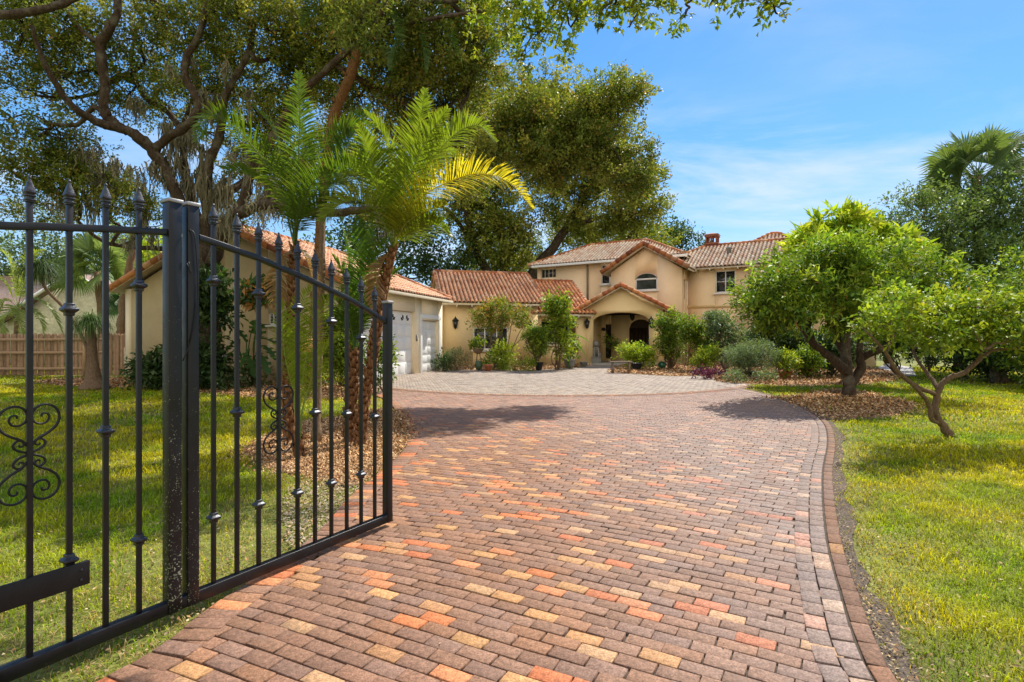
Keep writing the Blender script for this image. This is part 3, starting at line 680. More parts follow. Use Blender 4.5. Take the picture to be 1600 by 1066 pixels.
def rafters(m,f,x0,x1,y,h,n=None,sgn=1):
    n=n or max(2,int((x1-x0)/.8))
    for i in range(n+1):
        x=x0+(x1-x0)*i/n; box(m,f.w(x,y+.18*sgn,h-.17),(.07,.42,.11),f.ax())
    box(m,f.w((x0+x1)/2,y+.02*sgn,h-.085),(x1-x0,.03,.10),f.ax())
def window(parent,f,b,x0,x1,z0,z1,nv=1,nh=0,arch=0,fw=.07,deep=.10,sill=True,trim='white',outer=0.0):
    """frame, pane and bars set into an opening; the window is one part, panes and sill sub-parts"""
    mm=M(); A=f.ax(); y=b+deep
    zt=z1
    for x in (x0+fw/2,x1-fw/2): box(mm,f.w(x,y,(z0+z1)/2-arch/2),(fw,.07,z1-z0-arch),A)
    box(mm,f.w((x0+x1)/2,y,z0+fw/2),(x1-x0-2*fw,.07,fw),A)
    if arch:
        k=14; c=(x0+x1)/2; h=(x1-x0)/2
        pts=[f.w(c+h*s,y,z1-arch+arch*math.sqrt(max(0,1-s*s))-fw*.4) for s in np.linspace(-.97,.97,k)]
        tube(mm,pts,fw*.55,4); box(mm,f.w(c,y,z1-arch-.0),(x1-x0-2*fw,.06,fw*1.3),A)
    else: box(mm,f.w((x0+x1)/2,y,z1-fw/2),(x1-x0-2*fw,.07,fw),A)
    for i in range(1,nv+1): box(mm,f.w(x0+(x1-x0)*i/(nv+1),y,(z0+z1-arch)/2),(fw*.7,.055,z1-z0-arch-2*fw),A)
    for i in range(1,nh+1): box(mm,f.w((x0+x1)/2,y-.002,z0+(z1-z0)*i/(nh+1)),(x1-x0-2*fw,.03,fw*.35),A)
    wnd=mm.build('window',MT[trim],parent)
    mm=M()
    if arch:
        k=14; c=(x0+x1)/2; h=(x1-x0)/2; P_=[f.w(x0+.01,y+.02,z0+.01),f.w(x1-.01,y+.02,z0+.01)]+[f.w(c+h*.98*s,y+.02,z1-arch+arch*.98*math.sqrt(max(0,1-s*s))) for s in np.linspace(1,-1,k)]
        mm.add(P_,ngons=[list(range(len(P_)))])
    else: box(mm,f.w((x0+x1)/2,y+.03,(z0+z1)/2),(x1-x0-.02,.012,z1-z0-.02),A)
    mm.build('pane',MT['glass'],wnd)
    if sill:
        mm=M(); box(mm,f.w((x0+x1)/2,b-.03,z0-.045),(x1-x0+.16,.16,.085),A); mm.build('sill',MT[trim],wnd,bevel=.006)
    return wnd

# ------------------------------------------------------------------ the garage
ga=math.degrees(math.atan2(.959,.282))              # direction of the door wall
FD=F((-5.8,18.2),ga-0)                               # door wall: local x runs to the house, outside is at -y (towards drive)
# outside of door wall is to the right of its direction
gar=thing('garage','cream stucco garage with clay tile roof and white panel doors','garage',(-5.8,18.2),0)
Lg=8.55; Wg=9.4
def gw(s,t,z=None):     # s along door wall, t leftwards from it
    p=FD.o+FD.u*s+FD.v*t; return p if z is None else np.array([p[0],p[1],z])
mw=M(); eh=3.42; pk_=5.50
d1=(.75,5.62,-.02,2.68); d2=(6.30,8.12,-.02,2.36)
wall(mw,gw(0,0),gw(Lg,0),.30,-.05,[(0,eh),(Lg,eh)],[d1,d2])
wall(mw,gw(Lg-.01,.30),gw(Lg-.01,Wg-.30),.25,-.05,[(0,eh),(Wg/2-.3,pk_),(Wg-.6,eh)])
wall(mw,gw(Lg,Wg),gw(0,Wg),.30,-.05,[(0,eh),(Lg,eh)])
FG=F(gw(0,Wg),math.degrees(math.atan2(-FD.v[1],-FD.v[0])))   # gable wall seen from the gate: x from left corner
wx0,wz1=FG.hit(418,489); wx1,wz0=FG.hit(432,507)
mw.build('wall',MT['stucco_g'],gar)
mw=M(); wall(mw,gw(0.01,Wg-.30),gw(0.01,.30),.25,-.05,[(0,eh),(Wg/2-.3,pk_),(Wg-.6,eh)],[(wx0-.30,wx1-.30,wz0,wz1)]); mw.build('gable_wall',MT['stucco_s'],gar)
mt,ms=M(),M()
# roof: ridge runs along s
FR=F(gw(0,0),ga); 
ov=.42; hr=eh+.0
zr=pk_+.12; ze=eh-.02
def gpl(t): return ze+(zr-ze)*(1-abs(t-Wg/2)/(Wg/2+ov))
for (s0,s1,e0,e1,r0,r1) in (( -.35,Lg+.15,-ov,None,None,None),):
    roof_plane(mt,ms,FR,(s0,-ov,ze-.02),(s1,-ov,ze-.02),(s1-1.9,Wg/2,zr),(s0,Wg/2,zr),'mix')
    roof_plane(mt,ms,FR,(s1,Wg+ov,ze-.02),(s0,Wg+ov,ze-.02),(s0,Wg/2,zr),(s1-1.9,Wg/2,zr),'mix')
    roof_plane(mt,ms,FR,(s1,-ov,ze-.02),(s1,Wg+ov,ze-.02),(s1-1.9,Wg/2,zr),(s1-1.9,Wg/2,zr),'mix')
    caps(mt,FR.w(s0,Wg/2,zr),FR.w(s1-1.9,Wg/2,zr),'red')
    caps(mt,FR.w(s0,-ov,ze),FR.w(s0,Wg/2,zr),'red',r=.12,lift=.0); caps(mt,FR.w(s0,Wg+ov,ze),FR.w(s0,Wg/2,zr),'red',r=.12,lift=0)
    caps(mt,FR.w(s1,-ov,ze),FR.w(s1-1.9,Wg/2,zr),'mix')
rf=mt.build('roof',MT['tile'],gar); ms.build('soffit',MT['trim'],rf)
# overhead doors
def panel_door(f,x0,x1,z0,z1,y,rows,cols,lites=False):
    """sectional door in a wall whose inside is +y"""
    mm=M(); A=f.ax(); H=(z1-z0)/rows; W=(x1-x0)/cols
    box(mm,f.w((x0+x1)/2,y+.04,(z0+z1)/2),(x1-x0,.04,z1-z0),A)
    for r in range(rows):
        box(mm,f.w((x0+x1)/2,y+.014,z0+(r+.5)*H),(x1-x0,.02,H-.018),A)
        if lites and r==rows-1: continue
        for c in range(cols):
            box(mm,f.w(x0+(c+.5)*W,y+.003,z0+(r+.5)*H),(W-.12,.012,H-.14),A)
    d=mm.build('garage_door',MT['white'],gar,bevel=.003)
    if lites:
        n=int(cols/2)
        for c in range(n):
            mm=M(); cx=x0+(c+.5)*(x1-x0)/n; cz=z0+(rows-1)*H+.12
            for a in np.radians([25,55,125,155,90]):
                if abs(a-PI/2)<.01: continue
                p0=np.array([cx+.10*math.cos(a)*1.6,cz+.10*math.sin(a)]); p1=np.array([cx+.42*math.cos(a),cz+.34*math.sin(a)]); d_=nrm(np.append(p1-p0,0))[:2]; q=np.array([-d_[1],d_[0]]); w=.075
                pts=[p0,p0+(p1-p0)*.6+q*w,p1,p0+(p1-p0)*.6-q*w]; mm.add([f.w(a_[0],y-.001,a_[1]) for a_ in pts],[[0,1,2,3]])
            mm.build('glazing',MT['glass'],d)
    return d
panel_door(FD,d1[0]+.0,d1[1],.0,2.66,.16,5,8,True)
panel_door(FD,d2[0],d2[1],.0,2.34,.16,6,2)
mm=M(); A=FD.ax()
for x in (d2[0]-.09,d2[1]+.09): box(mm,FD.w(x,-.012,1.22),(.18,.05,2.46),A)
box(mm,FD.w((d2[0]+d2[1])/2,-.014,2.52),(d2[1]-d2[0]+.40,.06,.20),A); mm.build('door_trim',MT['white'],gar,bevel=.005)
mm=M(); box(mm,FD.w(5.75,-.03,2.45-.9),(.10,.05,.28),A); mm.build('keypad',MT['stone'],gar)
window(gar,FG,0,wx0,wx1,wz0,wz1,1,3,fw=.05,sill=True)
mm=M(); x,z=FG.hit(354,560); box(mm,FG.w(x,-.03,z),(.30,.08,.34),FG.ax()); mm.build('vent_cover',MT['stone'],gar,bevel=.01)
mm=M(); box(mm,FD.w(Lg/2,-ov-.02,ze-.10),(Lg+.45,.10,.11),A); mm.build('gutter',MT['trim'],gar,bevel=.01)

# ------------------------------------------------------------------ the house
hs_=thing('house','yellow stucco two storey house with clay barrel tile roofs and arched entry','house',(3.0,33.0),0)
W1=F((-3.8,30.0),13); W2=F(W1.w(5.42,.35),13); PF=F((4.20,32.35),-21); MF=F((10.6,34.0),-31)
mw=M(); up=M(); mt=M(); ms=M(); rt=M()
# wing 1
x0,z1=W1.hit(739,511); x1,z0=W1.hit(795,547)
wall(mw,W1.w(0,0),W1.w(5.42,0),.3,-.05,[(0,3.6),(5.42,3.6)],[(x0,x1,z0,z1)])
wall(mw,W1.w(.01,7.4),W1.w(.01,.3),.3,-.05,[(0,3.6),(3.7,5.42),(7.1,3.6)])
wall(mw,W1.w(5.41,.3),W1.w(5.41,7.4),.3,-.05,[(0,3.6),(3.4,5.42),(7.1,3.6)])
gable(mt,ms,W1,-.16,5.78,-.45,8.0,3.52,2.12,'mix',capcol='mix'); rafters(rt,W1,-.1,5.7,-.42,3.50)
win=window(hs_,W1,0,x0,x1,z0,z1,2,0,fw=.09)
# narrow link wall beside the garage with its own small roof
LK=F((-3.55,29.2),97)
mmk=M(); wall(mmk,(-4.6,29.62),(-3.79,29.88),.25,-.05,[(0,3.3),(2,3.3)]); mmk.build('link_wall',MT['stucco'],hs_)
# wing 2 (lower roof), recessed loggia
x0,z1=W2.hit(846,500); x1,z0=W2.hit(901,538)
wall(mw,W2.w(0,0),W2.w(3.15,0),.3,-.05,[(0,3.02),(3.4,3.02)],[(x0,x1,z0,z1)])
gable(mt,ms,W2,-.3,3.45,-.40,7.6,2.98,2.25,'red',capcol='mix'); rafters(rt,W2,0,3.3,-.37,2.96)
window(hs_,W2,.9,x0+.1,x1-.1,z0+.05,z1-.02,1,0,fw=.07,sill=False)
mm=M(); box(mm,W2.w((x0+x1)/2,1.1,(z0+z1)/2),(x1-x0+.9,.06,z1-z0+1.0),W2.ax()); mm.build('inner_wall',MT['stucco'],hs_)
mm=M(); box(mm,W2.w((x0+x1)/2,-.03,z0-.05),(x1-x0+.2,.2,.10),W2.ax()); mm.build('ledge',MT['trim'],hs_,bevel=.01)
# entry porch
pw=4.62; xa,za=PF.hit(926,500); xb,zb_=PF.hit(1014,500); _,zc=PF.hit(968,487)
eh2=3.22; ph2=4.50; sp=2.55; crown=3.05
cx_=(xa+xb)/2; hx_=(xb-xa)/2
ol=[(0,-.05),(xa,-.05)]+[(cx_-hx_*math.cos(q),sp+(crown-sp)*math.sin(q)) for q in np.linspace(0,PI,25)]+[(xb,-.05),(pw,-.05),(pw,eh2),(pw/2,ph2),(0,eh2)]
k_=len(ol); mw.add([PF.w(x_,0,z_) for x_,z_ in ol]+[PF.w(x_,.42,z_) for x_,z_ in ol],ngons=[list(range(k_)),[k_+i for i in range(k_)][::-1]]+[[(i+1)%k_,i,k_+i,k_+(i+1)%k_] for i in range(k_)])
wall(mw,PF.w(pw-.01,.42),PF.w(pw-.01,4.4),.3,-.05,[(0,eh2),(4,eh2)],[(.9,2.9,.0,2.6)])
wall(mw,PF.w(.01,4.4),PF.w(.01,.42),.3,-.05,[(0,eh2),(4,eh2)])
po=.42; FP2=F(PF.w(0,0),-21+90)      # ridge runs back: local x = back, y = -across
roof_plane(mt,ms,PF,(pw+po,-.35,eh2-.10),(pw+po,4.6,eh2-.10),(pw/2,4.6,ph2+.10),(pw/2,-.35,ph2+.10),'red')
roof_plane(mt,ms,PF,(-po,4.6,eh2-.10),(-po,-.35,eh2-.10),(pw/2,-.35,ph2+.10),(pw/2,4.6,ph2+.10),'red')
caps(mt,PF.w(-po,-.36,eh2-.1),PF.w(pw/2,-.36,ph2+.1),'red',r=.12,shade=.9); caps(mt,PF.w(pw+po,-.36,eh2-.1),PF.w(pw/2,-.36,ph2+.1),'red',r=.12,shade=.9)
caps(mt,PF.w(pw/2,-.3,ph2+.12),PF.w(pw/2,4.5,ph2+.12),'mix',r=.12)
# porch back wall: door and tall window openings
bd=3.4
dx0,dz1=PF.hit(983,503,bd); dx1,_=PF.hit(1019,503,bd); nx0,nz1=PF.hit(946,507,bd); nx1,_=PF.hit(955,507,bd)
wall(mw,PF.w(.3,bd),PF.w(pw-.3,bd),.25,-.05,[(0,3.2),(5,3.2)],[(nx0-.3,nx1-.3,.25,2.45),(dx0-.3,min(dx1-.3,pw-.75),0,2.75,.6)])
mw.build('wall',MT['stucco'],hs_)
mm=M(); box(mm,PF.w((nx0+nx1)/2,bd+.1,1.35),(nx1-nx0-.02,.05,2.2),PF.ax()); mm.build('window',MT['glass'],hs_)
mm=M(); x0=dx0; x1=min(dx1,pw-.45); c=(x0+x1)/2; h=(x1-x0)/2
P_=[PF.w(x0,bd+.08,0),PF.w(x1,bd+.08,0)]+[PF.w(c+h*s,bd+.08,2.15+.6*math.sqrt(max(0,1-s*s))) for s in np.linspace(1,-1,14)]
mm.add(P_,ngons=[list(range(len(P_)))]); 
for i in range(6): box(mm,PF.w(x0+(x1-x0)*(i+.5)/6,bd+.07,1.1),((x1-x0)/6-.03,.03,2.2),PF.ax())
dr_=mm.build('door',MT['darkwood'],hs_); mm=M(); tube(mm,[PF.w(c+.08,bd+.0,.95),PF.w(c+.08,bd-.03,1.1),PF.w(c+.08,bd,1.25)],.015,6); mm.build('handle',MT['cap'],dr_)
mm=M()
for z,y in ((3.0,.9),(3.0,1.9),(3.0,2.9)): box(mm,PF.w(pw/2,y,z+.12),(pw-.6,.16,.2),PF.ax())
box(mm,PF.w(pw/2,2.0,3.30),(pw-.62,3.9,.05),PF.ax()); mm.build('porch_ceiling',MT['darkwood'],hs_)
mm=M(); box(mm,PF.w(pw/2,1.6,.02),(pw+.2,4.0,.10),PF.ax()); mm.build('porch_floor',MT['path'],hs_,bevel=.01)
# main block: bay with gable, side wings
bx=-4.63; be=5.95
bw0,bz1=MF.hit(992,427); bw1,bz0=MF.hit(1027,453)
cb_=(bw0+bw1)/2; hb_=(bw1-bw0)/2; tz_=lambda x_:float(np.interp(x_,[bx,bx/2,0],[be,7.42,be]))
def plate(m_,f_,ol_,th_):
    k_=len(ol_); m_.add([f_.w(x_,0,z_) for x_,z_ in ol_]+[f_.w(x_,th_,z_) for x_,z_ in ol_],ngons=[list(range(k_)),[k_+i for i in range(k_)][::-1]]+[[(i+1)%k_,i,k_+i,k_+(i+1)%k_] for i in range(k_)])
plate(up,MF,[(bx,-.05),(0,-.05),(0,be),(bx/2,7.42),(bw0,tz_(bw0)),(bw0,bz1-.42)][:0] or [(bx,-.05),(bw0,-.05),(bw0,tz_(bw0)),(bx,be)],.3)
plate(up,MF,[(bw1,-.05),(0,-.05),(0,be),(bw1,tz_(bw1))],.3)
plate(up,MF,[(bw0,-.05),(bw1,-.05),(bw1,bz0),(bw0,bz0)],.3)
plate(up,MF,[(cb_-hb_*math.cos(q),bz1-.42+.42*math.sin(q)) for q in np.linspace(0,PI,19)]+[(bw1,tz_(bw1))]+([(bx/2,7.42)] if bw0<bx/2<bw1 else [])+[(bw0,tz_(bw0))],.3)
wall(up,MF.w(-.01,.3),MF.w(-.01,1.6),.3,-.05,[(0,be),(2,be)],[(.35,.95,4.05,5.3)])
wall(up,MF.w(bx+.01,1.6),MF.w(bx+.01,.3),.3,-.05,[(0,be),(2,be)])
GB=F(MF.w(bx/2,0),-31)
po=.55; rz=7.62; ez=be-.05
roof_plane(mt,ms,MF,(po,-.42,ez),(po,5.5,ez),(bx/2,5.5,rz),(bx/2,-.42,rz),'pale')
roof_plane(mt,ms,MF,(bx-po,5.5,ez),(bx-po,-.42,ez),(bx/2,-.42,rz),(bx/2,5.5,rz),'pale')
for x in (po,bx-po): caps(mt,MF.w(x,-.44,ez),MF.w(bx/2,-.44,rz),'red',r=.15,shade=.6)
caps(mt,MF.w(bx/2,-.4,rz),MF.w(bx/2,5.4,rz),'pale')
for x in (po,bx-po): 
    a=MF.w(x,-.36,ez-.16); b=MF.w(bx/2,-.36,rz-.20); d=nrm(b-a); hexa(rt,[a,b,b+np.append(MF.v*.06,0),a+np.append(MF.v*.06,0),a+[0,0,.15],b+[0,0,.15],b+np.append(MF.v*.06,0)+[0,0,.15],a+np.append(MF.v*.06,0)+[0,0,.15]])
window(hs_,MF,0,bw0,bw1,bz0,bz1,0,0,arch=.42,fw=.08,sill=True)
mm=M(); box(mm,MF.w(-.14,.95,4.68),(.03,.6,1.25),MF.ax()); mm.build('window',MT['glass'],hs_)
# right wing
rx0,rz1=MF.hit(1117,423,1.6); rx1,rz0=MF.hit(1150,457,1.6)
wall(up,MF.w(0,1.6),MF.w(10.2,1.6),.3,-.05,[(0,be+.1),(11,be+.1)],[(rx0,rx1,rz0,rz1)])
wall(up,MF.w(10.19,1.9),MF.w(10.19,7.8),.3,-.05,[(0,be+.1),(8,be+.1)])
window(hs_,MF,1.6,rx0,rx1,rz0,rz1,1,1,fw=.09,sill=True)
hip(mt,ms,MF,-3,10.7,1.15,8.2,be+.10,1.85,'pale'); rafters(rt,MF,.6,10.6,1.18,be+.10)
hip(mt,ms,MF,1.9,7.0,6.3,10.9,7.55,1.5,'pale')
wall(up,MF.w(2.4,6.8),MF.w(6.5,6.8),.3,5.5,[(0,7.5),(8,7.5)])
mm=M(); _,bz=MF.hit(1100,479,1.6); box(mm,MF.w(5.1,1.57,bz),(10.2,.07,.16),MF.ax()); mm.build('belt_course',MT['stucco'],hs_)
# left upper wing
lx0,lz1=MF.hit(845,421,1.6); lx1,lz0=MF.hit(869,434,1.6); sx0,sz1=MF.hit(939,414,1.6); sx1,sz0=MF.hit(953,444,1.6)
xl=-11.1; le=7.0
wall(up,MF.w(xl,1.6),MF.w(bx,1.6),.3,-.05,[(0,le),(9,le)],[(lx0-xl,lx1-xl,lz0,lz1),(sx0-xl,sx1-xl,sz0,sz1)])
wall(up,MF.w(xl+.01,7.8),MF.w(xl+.01,1.9),.3,-.05,[(0,le),(9,le)])
wall(up,MF.w(bx,1.61),MF.w(-.6,1.61),.28,be-.2,[(0,le),(9,le)])
hip(mt,ms,MF,xl-.55,-.1,1.1,8.3,le-.0,1.75,'pale')
mm=M(); box(mm,MF.w((xl-.1)/2,1.08,le-.10),(-xl+.3,.10,.16),MF.ax()); mm.build('gutter',MT['white'],hs_,bevel=.01)
window(hs_,MF,1.6,lx0,lx1,lz0,lz1,3,0,fw=.06,sill=False,trim='trim'); window(hs_,MF,1.6,sx0,sx1,sz0,sz1,0,1,fw=.08)
mm=M(); x,z=MF.hit(918,409,1.5); z=le-.2; tube(mm,[MF.w(x,1.5,z),MF.w(x,1.5,3.4)],.075,6); mm.build('downspout',MT['bench'],hs_)
mm=M(); box(mm,W1.w(-.12,-.05,1.75),(.09,.09,3.3),W1.ax()); mm.build('downspout',MT['stucco'],hs_)
up.build('upper_wall',MT['stucco_p'],hs_)
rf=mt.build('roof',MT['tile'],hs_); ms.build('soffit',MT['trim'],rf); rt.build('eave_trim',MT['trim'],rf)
# chimney
c0=MF.w(.9,4.9); cm=M(); A=MF.ax(); zc0=7.2
cz0=CAMH+(HZ-388)/FPX*c0[1]; cz1=CAMH+(HZ-364)/FPX*c0[1]; wd=24/FPX*c0[1]*.72
bc_=np.array([.22,.08,.05])
box(cm,[c0[0],c0[1],(zc0+cz0)/2+.15],(wd,wd,cz0-zc0+.3),A,bc_)
hH=cz1-cz0
for sx in (-1,0,1):
    for sy in (-1,1): box(cm,[*(c0+MF.u*sx*wd*.44+MF.v*sy*wd*.44),cz0+.3+hH*.25],(wd*.13,wd*.13,hH*.5),A,bc_)
for sy in (-1,1): box(cm,[*(c0+MF.u*sy*wd*.44),cz0+.3+hH*.25],(wd*.13,wd*.13,hH*.5),A,bc_)
box(cm,[*c0,cz0+.28],(wd*1.12,wd*1.12,.12),A,bc_*1.3); box(cm,[*c0,cz0+.3+hH*.5],(wd*1.15,wd*1.15,.16),A,bc_*1.3)
ch=cm.build('chimney',MT['brick'],rf)
cm=M(); zt_=cz0+.3+hH*.5+.08
q=[c0+MF.u*a*wd*.62+MF.v*b*wd*.62 for a,b in ((-1,-1),(1,-1),(1,1),(-1,1))]
cm.add([[*p,zt_] for p in q]+[[*c0,zt_+.16]],tris=[[0,1,4],[1,2,4],[2,3,4],[3,0,4]],col=(.24,.09,.05)); cm.build('chimney_cap',MT['tile'],ch)
# pipe vent on the right roof
mm=M(); p=MF.w(2.3,3.0); lathe(mm,[p[0],p[1],6.9],[(.14,0),(.14,.45),(.2,.47),(.2,.55),(.02,.6)],10); mm.build('roof_vent',MT['stone'],rf)

# wall lanterns
def lantern(f,x,z,label,b=0,s=1.0):
    o=f.w(x,b-.02); t=thing('wall_lantern',label,'wall lantern',(o[0],o[1],z),f.a,'wall lanterns on the house front')
    A=f.ax(); mm=M(); box(mm,f.w(x,b-.015,z),(.10*s,.03,.26*s),A)
    c=f.w(x,b-.16,z+.14*s); tube(mm,[f.w(x,b-.02,z+.05*s),f.w(x,b-.10,z+.2*s),f.w(x,b-.16,z+.17*s)],.012,6); mm.build('bracket',MT['black'],t)
    mm=M(); lathe(mm,f.w(x,b-.16,z),[(.012,.26*s),(.03*s,.20*s),(.13*s,.10*s),(.13*s,.08*s)],6); mm.build('hood',MT['black'],t)
    mm=M(); 
    for k in range(6):
        a=2*PI*k/6; p=f.w(x,b-.16,z); tube(mm,[[p[0]+.115*s*math.cos(a),p[1]+.115*s*math.sin(a),z+.09*s],[p[0]+.06*s*math.cos(a),p[1]+.06*s*math.sin(a),z-.17*s]],.010,4)
    lathe(mm,f.w(x,b-.16,z-.25*s),[(.004,0),(.03*s,.04*s),(.07*s,.08*s),(.07*s,.10*s)],6); mm.build('cage',MT['black'],t)
    mm=M(); lathe(mm,f.w(x,b-.16,z-.16*s),[(.05*s,0),(.105*s,.24*s)],6); mm.build('lamp_glass',MT['glass'],t)
x,z=W1.hit(711,505); lantern(W1,x,z,'black lantern on the yellow wall between garage and big window',s=1.45)
x,z=W1.hit(827,507); lantern(W1,x,z,'black lantern at the right end of the wide window wall',s=1.1)
x,z=PF.hit(917,506); lantern(PF,x+.05,z,'black lantern left of the entry arch',s=1.3)
x,z=PF.hit(1018,504); lantern(PF,x,z,'black lantern right of the entry arch',s=1.4)

# ------------------------------------------------------------------ left background: fence, neighbour
fy=22.0
fn=thing('wooden_fence','weathered brown board fence behind the left lawn','fence',G(100,590))
fm=M(); rl_=M(); xa_=-22.5; xb_=-14.9; 
fl=lambda x:21.9+(x+15)*-.05
x=xa_
while x<xb_:
    w_=.14; y=fl(x)+rng.normal(0,.006)+(.03 if int((x-xa_)/.145)%2 else 0); z=1.72+rng.normal(0,.012); c=np.array([.33,.21,.13])*rng.uniform(.7,1.25)
    fm.add([[x,y,.03],[x+w_*.96,y,.03],[x+w_*.96,y+.02,.03],[x,y+.02,.03],[x,y,z-.05],[x+w_*.96,y,z-.05],[x+w_*.96,y+.02,z-.05],[x,y+.02,z-.05],[x+.03,y,z],[x+w_*.96-.03,y,z],[x+w_*.96-.03,y+.02,z],[x+.03,y+.02,z]],
      [[0,1,5,4],[1,2,6,5],[2,3,7,6],[3,0,4,7],[4,5,9,8],[5,6,10,9],[6,7,11,10],[7,4,8,11],[8,9,10,11]],col=c); x+=.145
fm.build('boards',MT['fence'],fn)
for z in (.30,.95,1.48):
    mm=M(); box(mm,[(xa_+xb_)/2,fl((xa_+xb_)/2)-.05,z],(xb_-xa_,.05,.10),col=(.37,.24,.15)); mm.build('rail',MT['fence'],fn)
for x in np.arange(xa_+.3,xb_,2.4)+.2:
    mm=M(); box(mm,[x,fl(x)-.10,.88],(.11,.10,1.76),col=(.42,.27,.15)); mm.build('post',MT['fence'],fn)
nb=thing('neighbour_house','pale cream neighbouring house with brown shingle gable roof beyond the fence','house',(-28,34))
mm=M(); wall(mm,(-38,33),(-22.2,34),.3,0,[(0,2.6),(7,2.6),(11,5.4),(15.9,3.4)]); wall(mm,(-22.2,34),(-20.5,44),.3,0,[(0,3.4),(10,3.4)]); mm.build('wall',surf('pale_siding',(.60,.58,.42),.85),nb)
NS=surf('brown_shingle',(.28,.20,.16),.9,n1=(8,.4))
mm=M(); slab(mm,[(-39,32.4,2.4),(-31,33,2.55),(-26.7,36,5.8),(-39,38,5.8)],.12,.05); slab(mm,[(-31.2,32.9,2.5),(-27,33.2,5.45),(-25,44,5.5),(-31,44,2.5)],.12,.1); slab(mm,[(-27,33.2,5.45),(-21.8,33.6,3.35),(-20,44,3.35),(-25,44,5.5)],.12,.1); mm.build('roof',NS,nb)
mm=M()
for a,b in (((-31.2,32.75,2.55),(-27,33.1,5.45)),((-27,33.1,5.45),(-21.8,33.5,3.35))): tube(mm,[a,b],.11,4)
mm.build('bargeboard',MT['white'],nb)
# barbecue-like cart by the fence end
bt=thing('storage_box','pinkish cream storage box standing against the fence near the garage','box',(-14.9,21.4))
mm=M(); box(mm,[-14.75,21.3,.85],(.62,.4,.65),col=(.62,.55,.38)); box(mm,[-14.75,21.08,1.12],(.5,.03,.2),col=(.55,.16,.2)); mm.build('case',MT['attr'],bt,bevel=.02)
mm=M(); 
for sx in (-.25,.25): box(mm,[-14.75+sx,21.3,.27],(.06,.3,.54),col=(.3,.2,.15))
mm.build('stand',MT['attr'],bt)
# ------------------------------------------------------------------ vegetation helpers
PAL={'olive':np.array([[.08,.13,.04],[.12,.18,.05],[.05,.09,.03],[.18,.24,.08]]),
 'oak':np.array([[.11,.15,.025],[.16,.19,.035],[.07,.11,.02],[.22,.21,.045]]),
 'oak2':np.array([[.13,.17,.03],[.20,.22,.04],[.08,.12,.022],[.26,.25,.05]]),
 'dark':np.array([[.035,.075,.025],[.05,.10,.03],[.025,.05,.02],[.08,.12,.045]]),
 'grey':np.array([[.09,.14,.07],[.12,.18,.09],[.06,.10,.045],[.17,.22,.12]]),
 'bright':np.array([[.13,.21,.018],[.20,.27,.02],[.08,.15,.018],[.28,.31,.03]]),
 'mango':np.array([[.09,.165,.018],[.15,.23,.02],[.05,.11,.018],[.24,.29,.03]]),
 'lime':np.array([[.22,.32,.02],[.32,.38,.03],[.14,.24,.02],[.38,.40,.05]]),
 'frond':np.array([[.10,.22,.02],[.15,.28,.02]]),
 'purple':np.array([[.09,.018,.07],[.14,.035,.10],[.05,.012,.04]]),
 'mixr':np.array([[.12,.20,.02],[.18,.25,.02],[.09,.15,.02],[.34,.16,.04]]),
 'flower':np.array([[.10,.18,.03],[.15,.24,.03],[.5,.45,.35],[.09,.15,.03]])}
def rdir(n):
    v=rng.normal(size=(n,3)); return v/np.linalg.norm(v,axis=1)[:,None]
def put_leaves(m,pos,d,ln,wd,col,fold=.25):
    n=len(pos); d=d/np.linalg.norm(d,axis=1)[:,None]; r=rdir(n)*.8+np.array([0,0,.9]); s=np.cross(d,r); s/=np.linalg.norm(s,axis=1)[:,None]+1e-9
    up=np.cross(s,d); ln=np.broadcast_to(ln,(n,))[:,None]; wd=np.broadcast_to(wd,(n,))[:,None]
    a=pos; b=pos+d*ln*.5+s*wd*.5+up*wd*fold; t=pos+d*ln-up*ln*.08; c=pos+d*ln*.5-s*wd*.5+up*wd*fold
    V=np.stack([a,b,t,c],1).reshape(-1,3)
    m.add(V,np.arange(n)[:,None]*4+np.arange(4),col=np.repeat(col,4,0))
def E(px,py,Y,rx,ry,rd,n):
    return (P(px,py,Y),np.array([rx/FPX*Y,rd,ry/FPX*Y]),n)
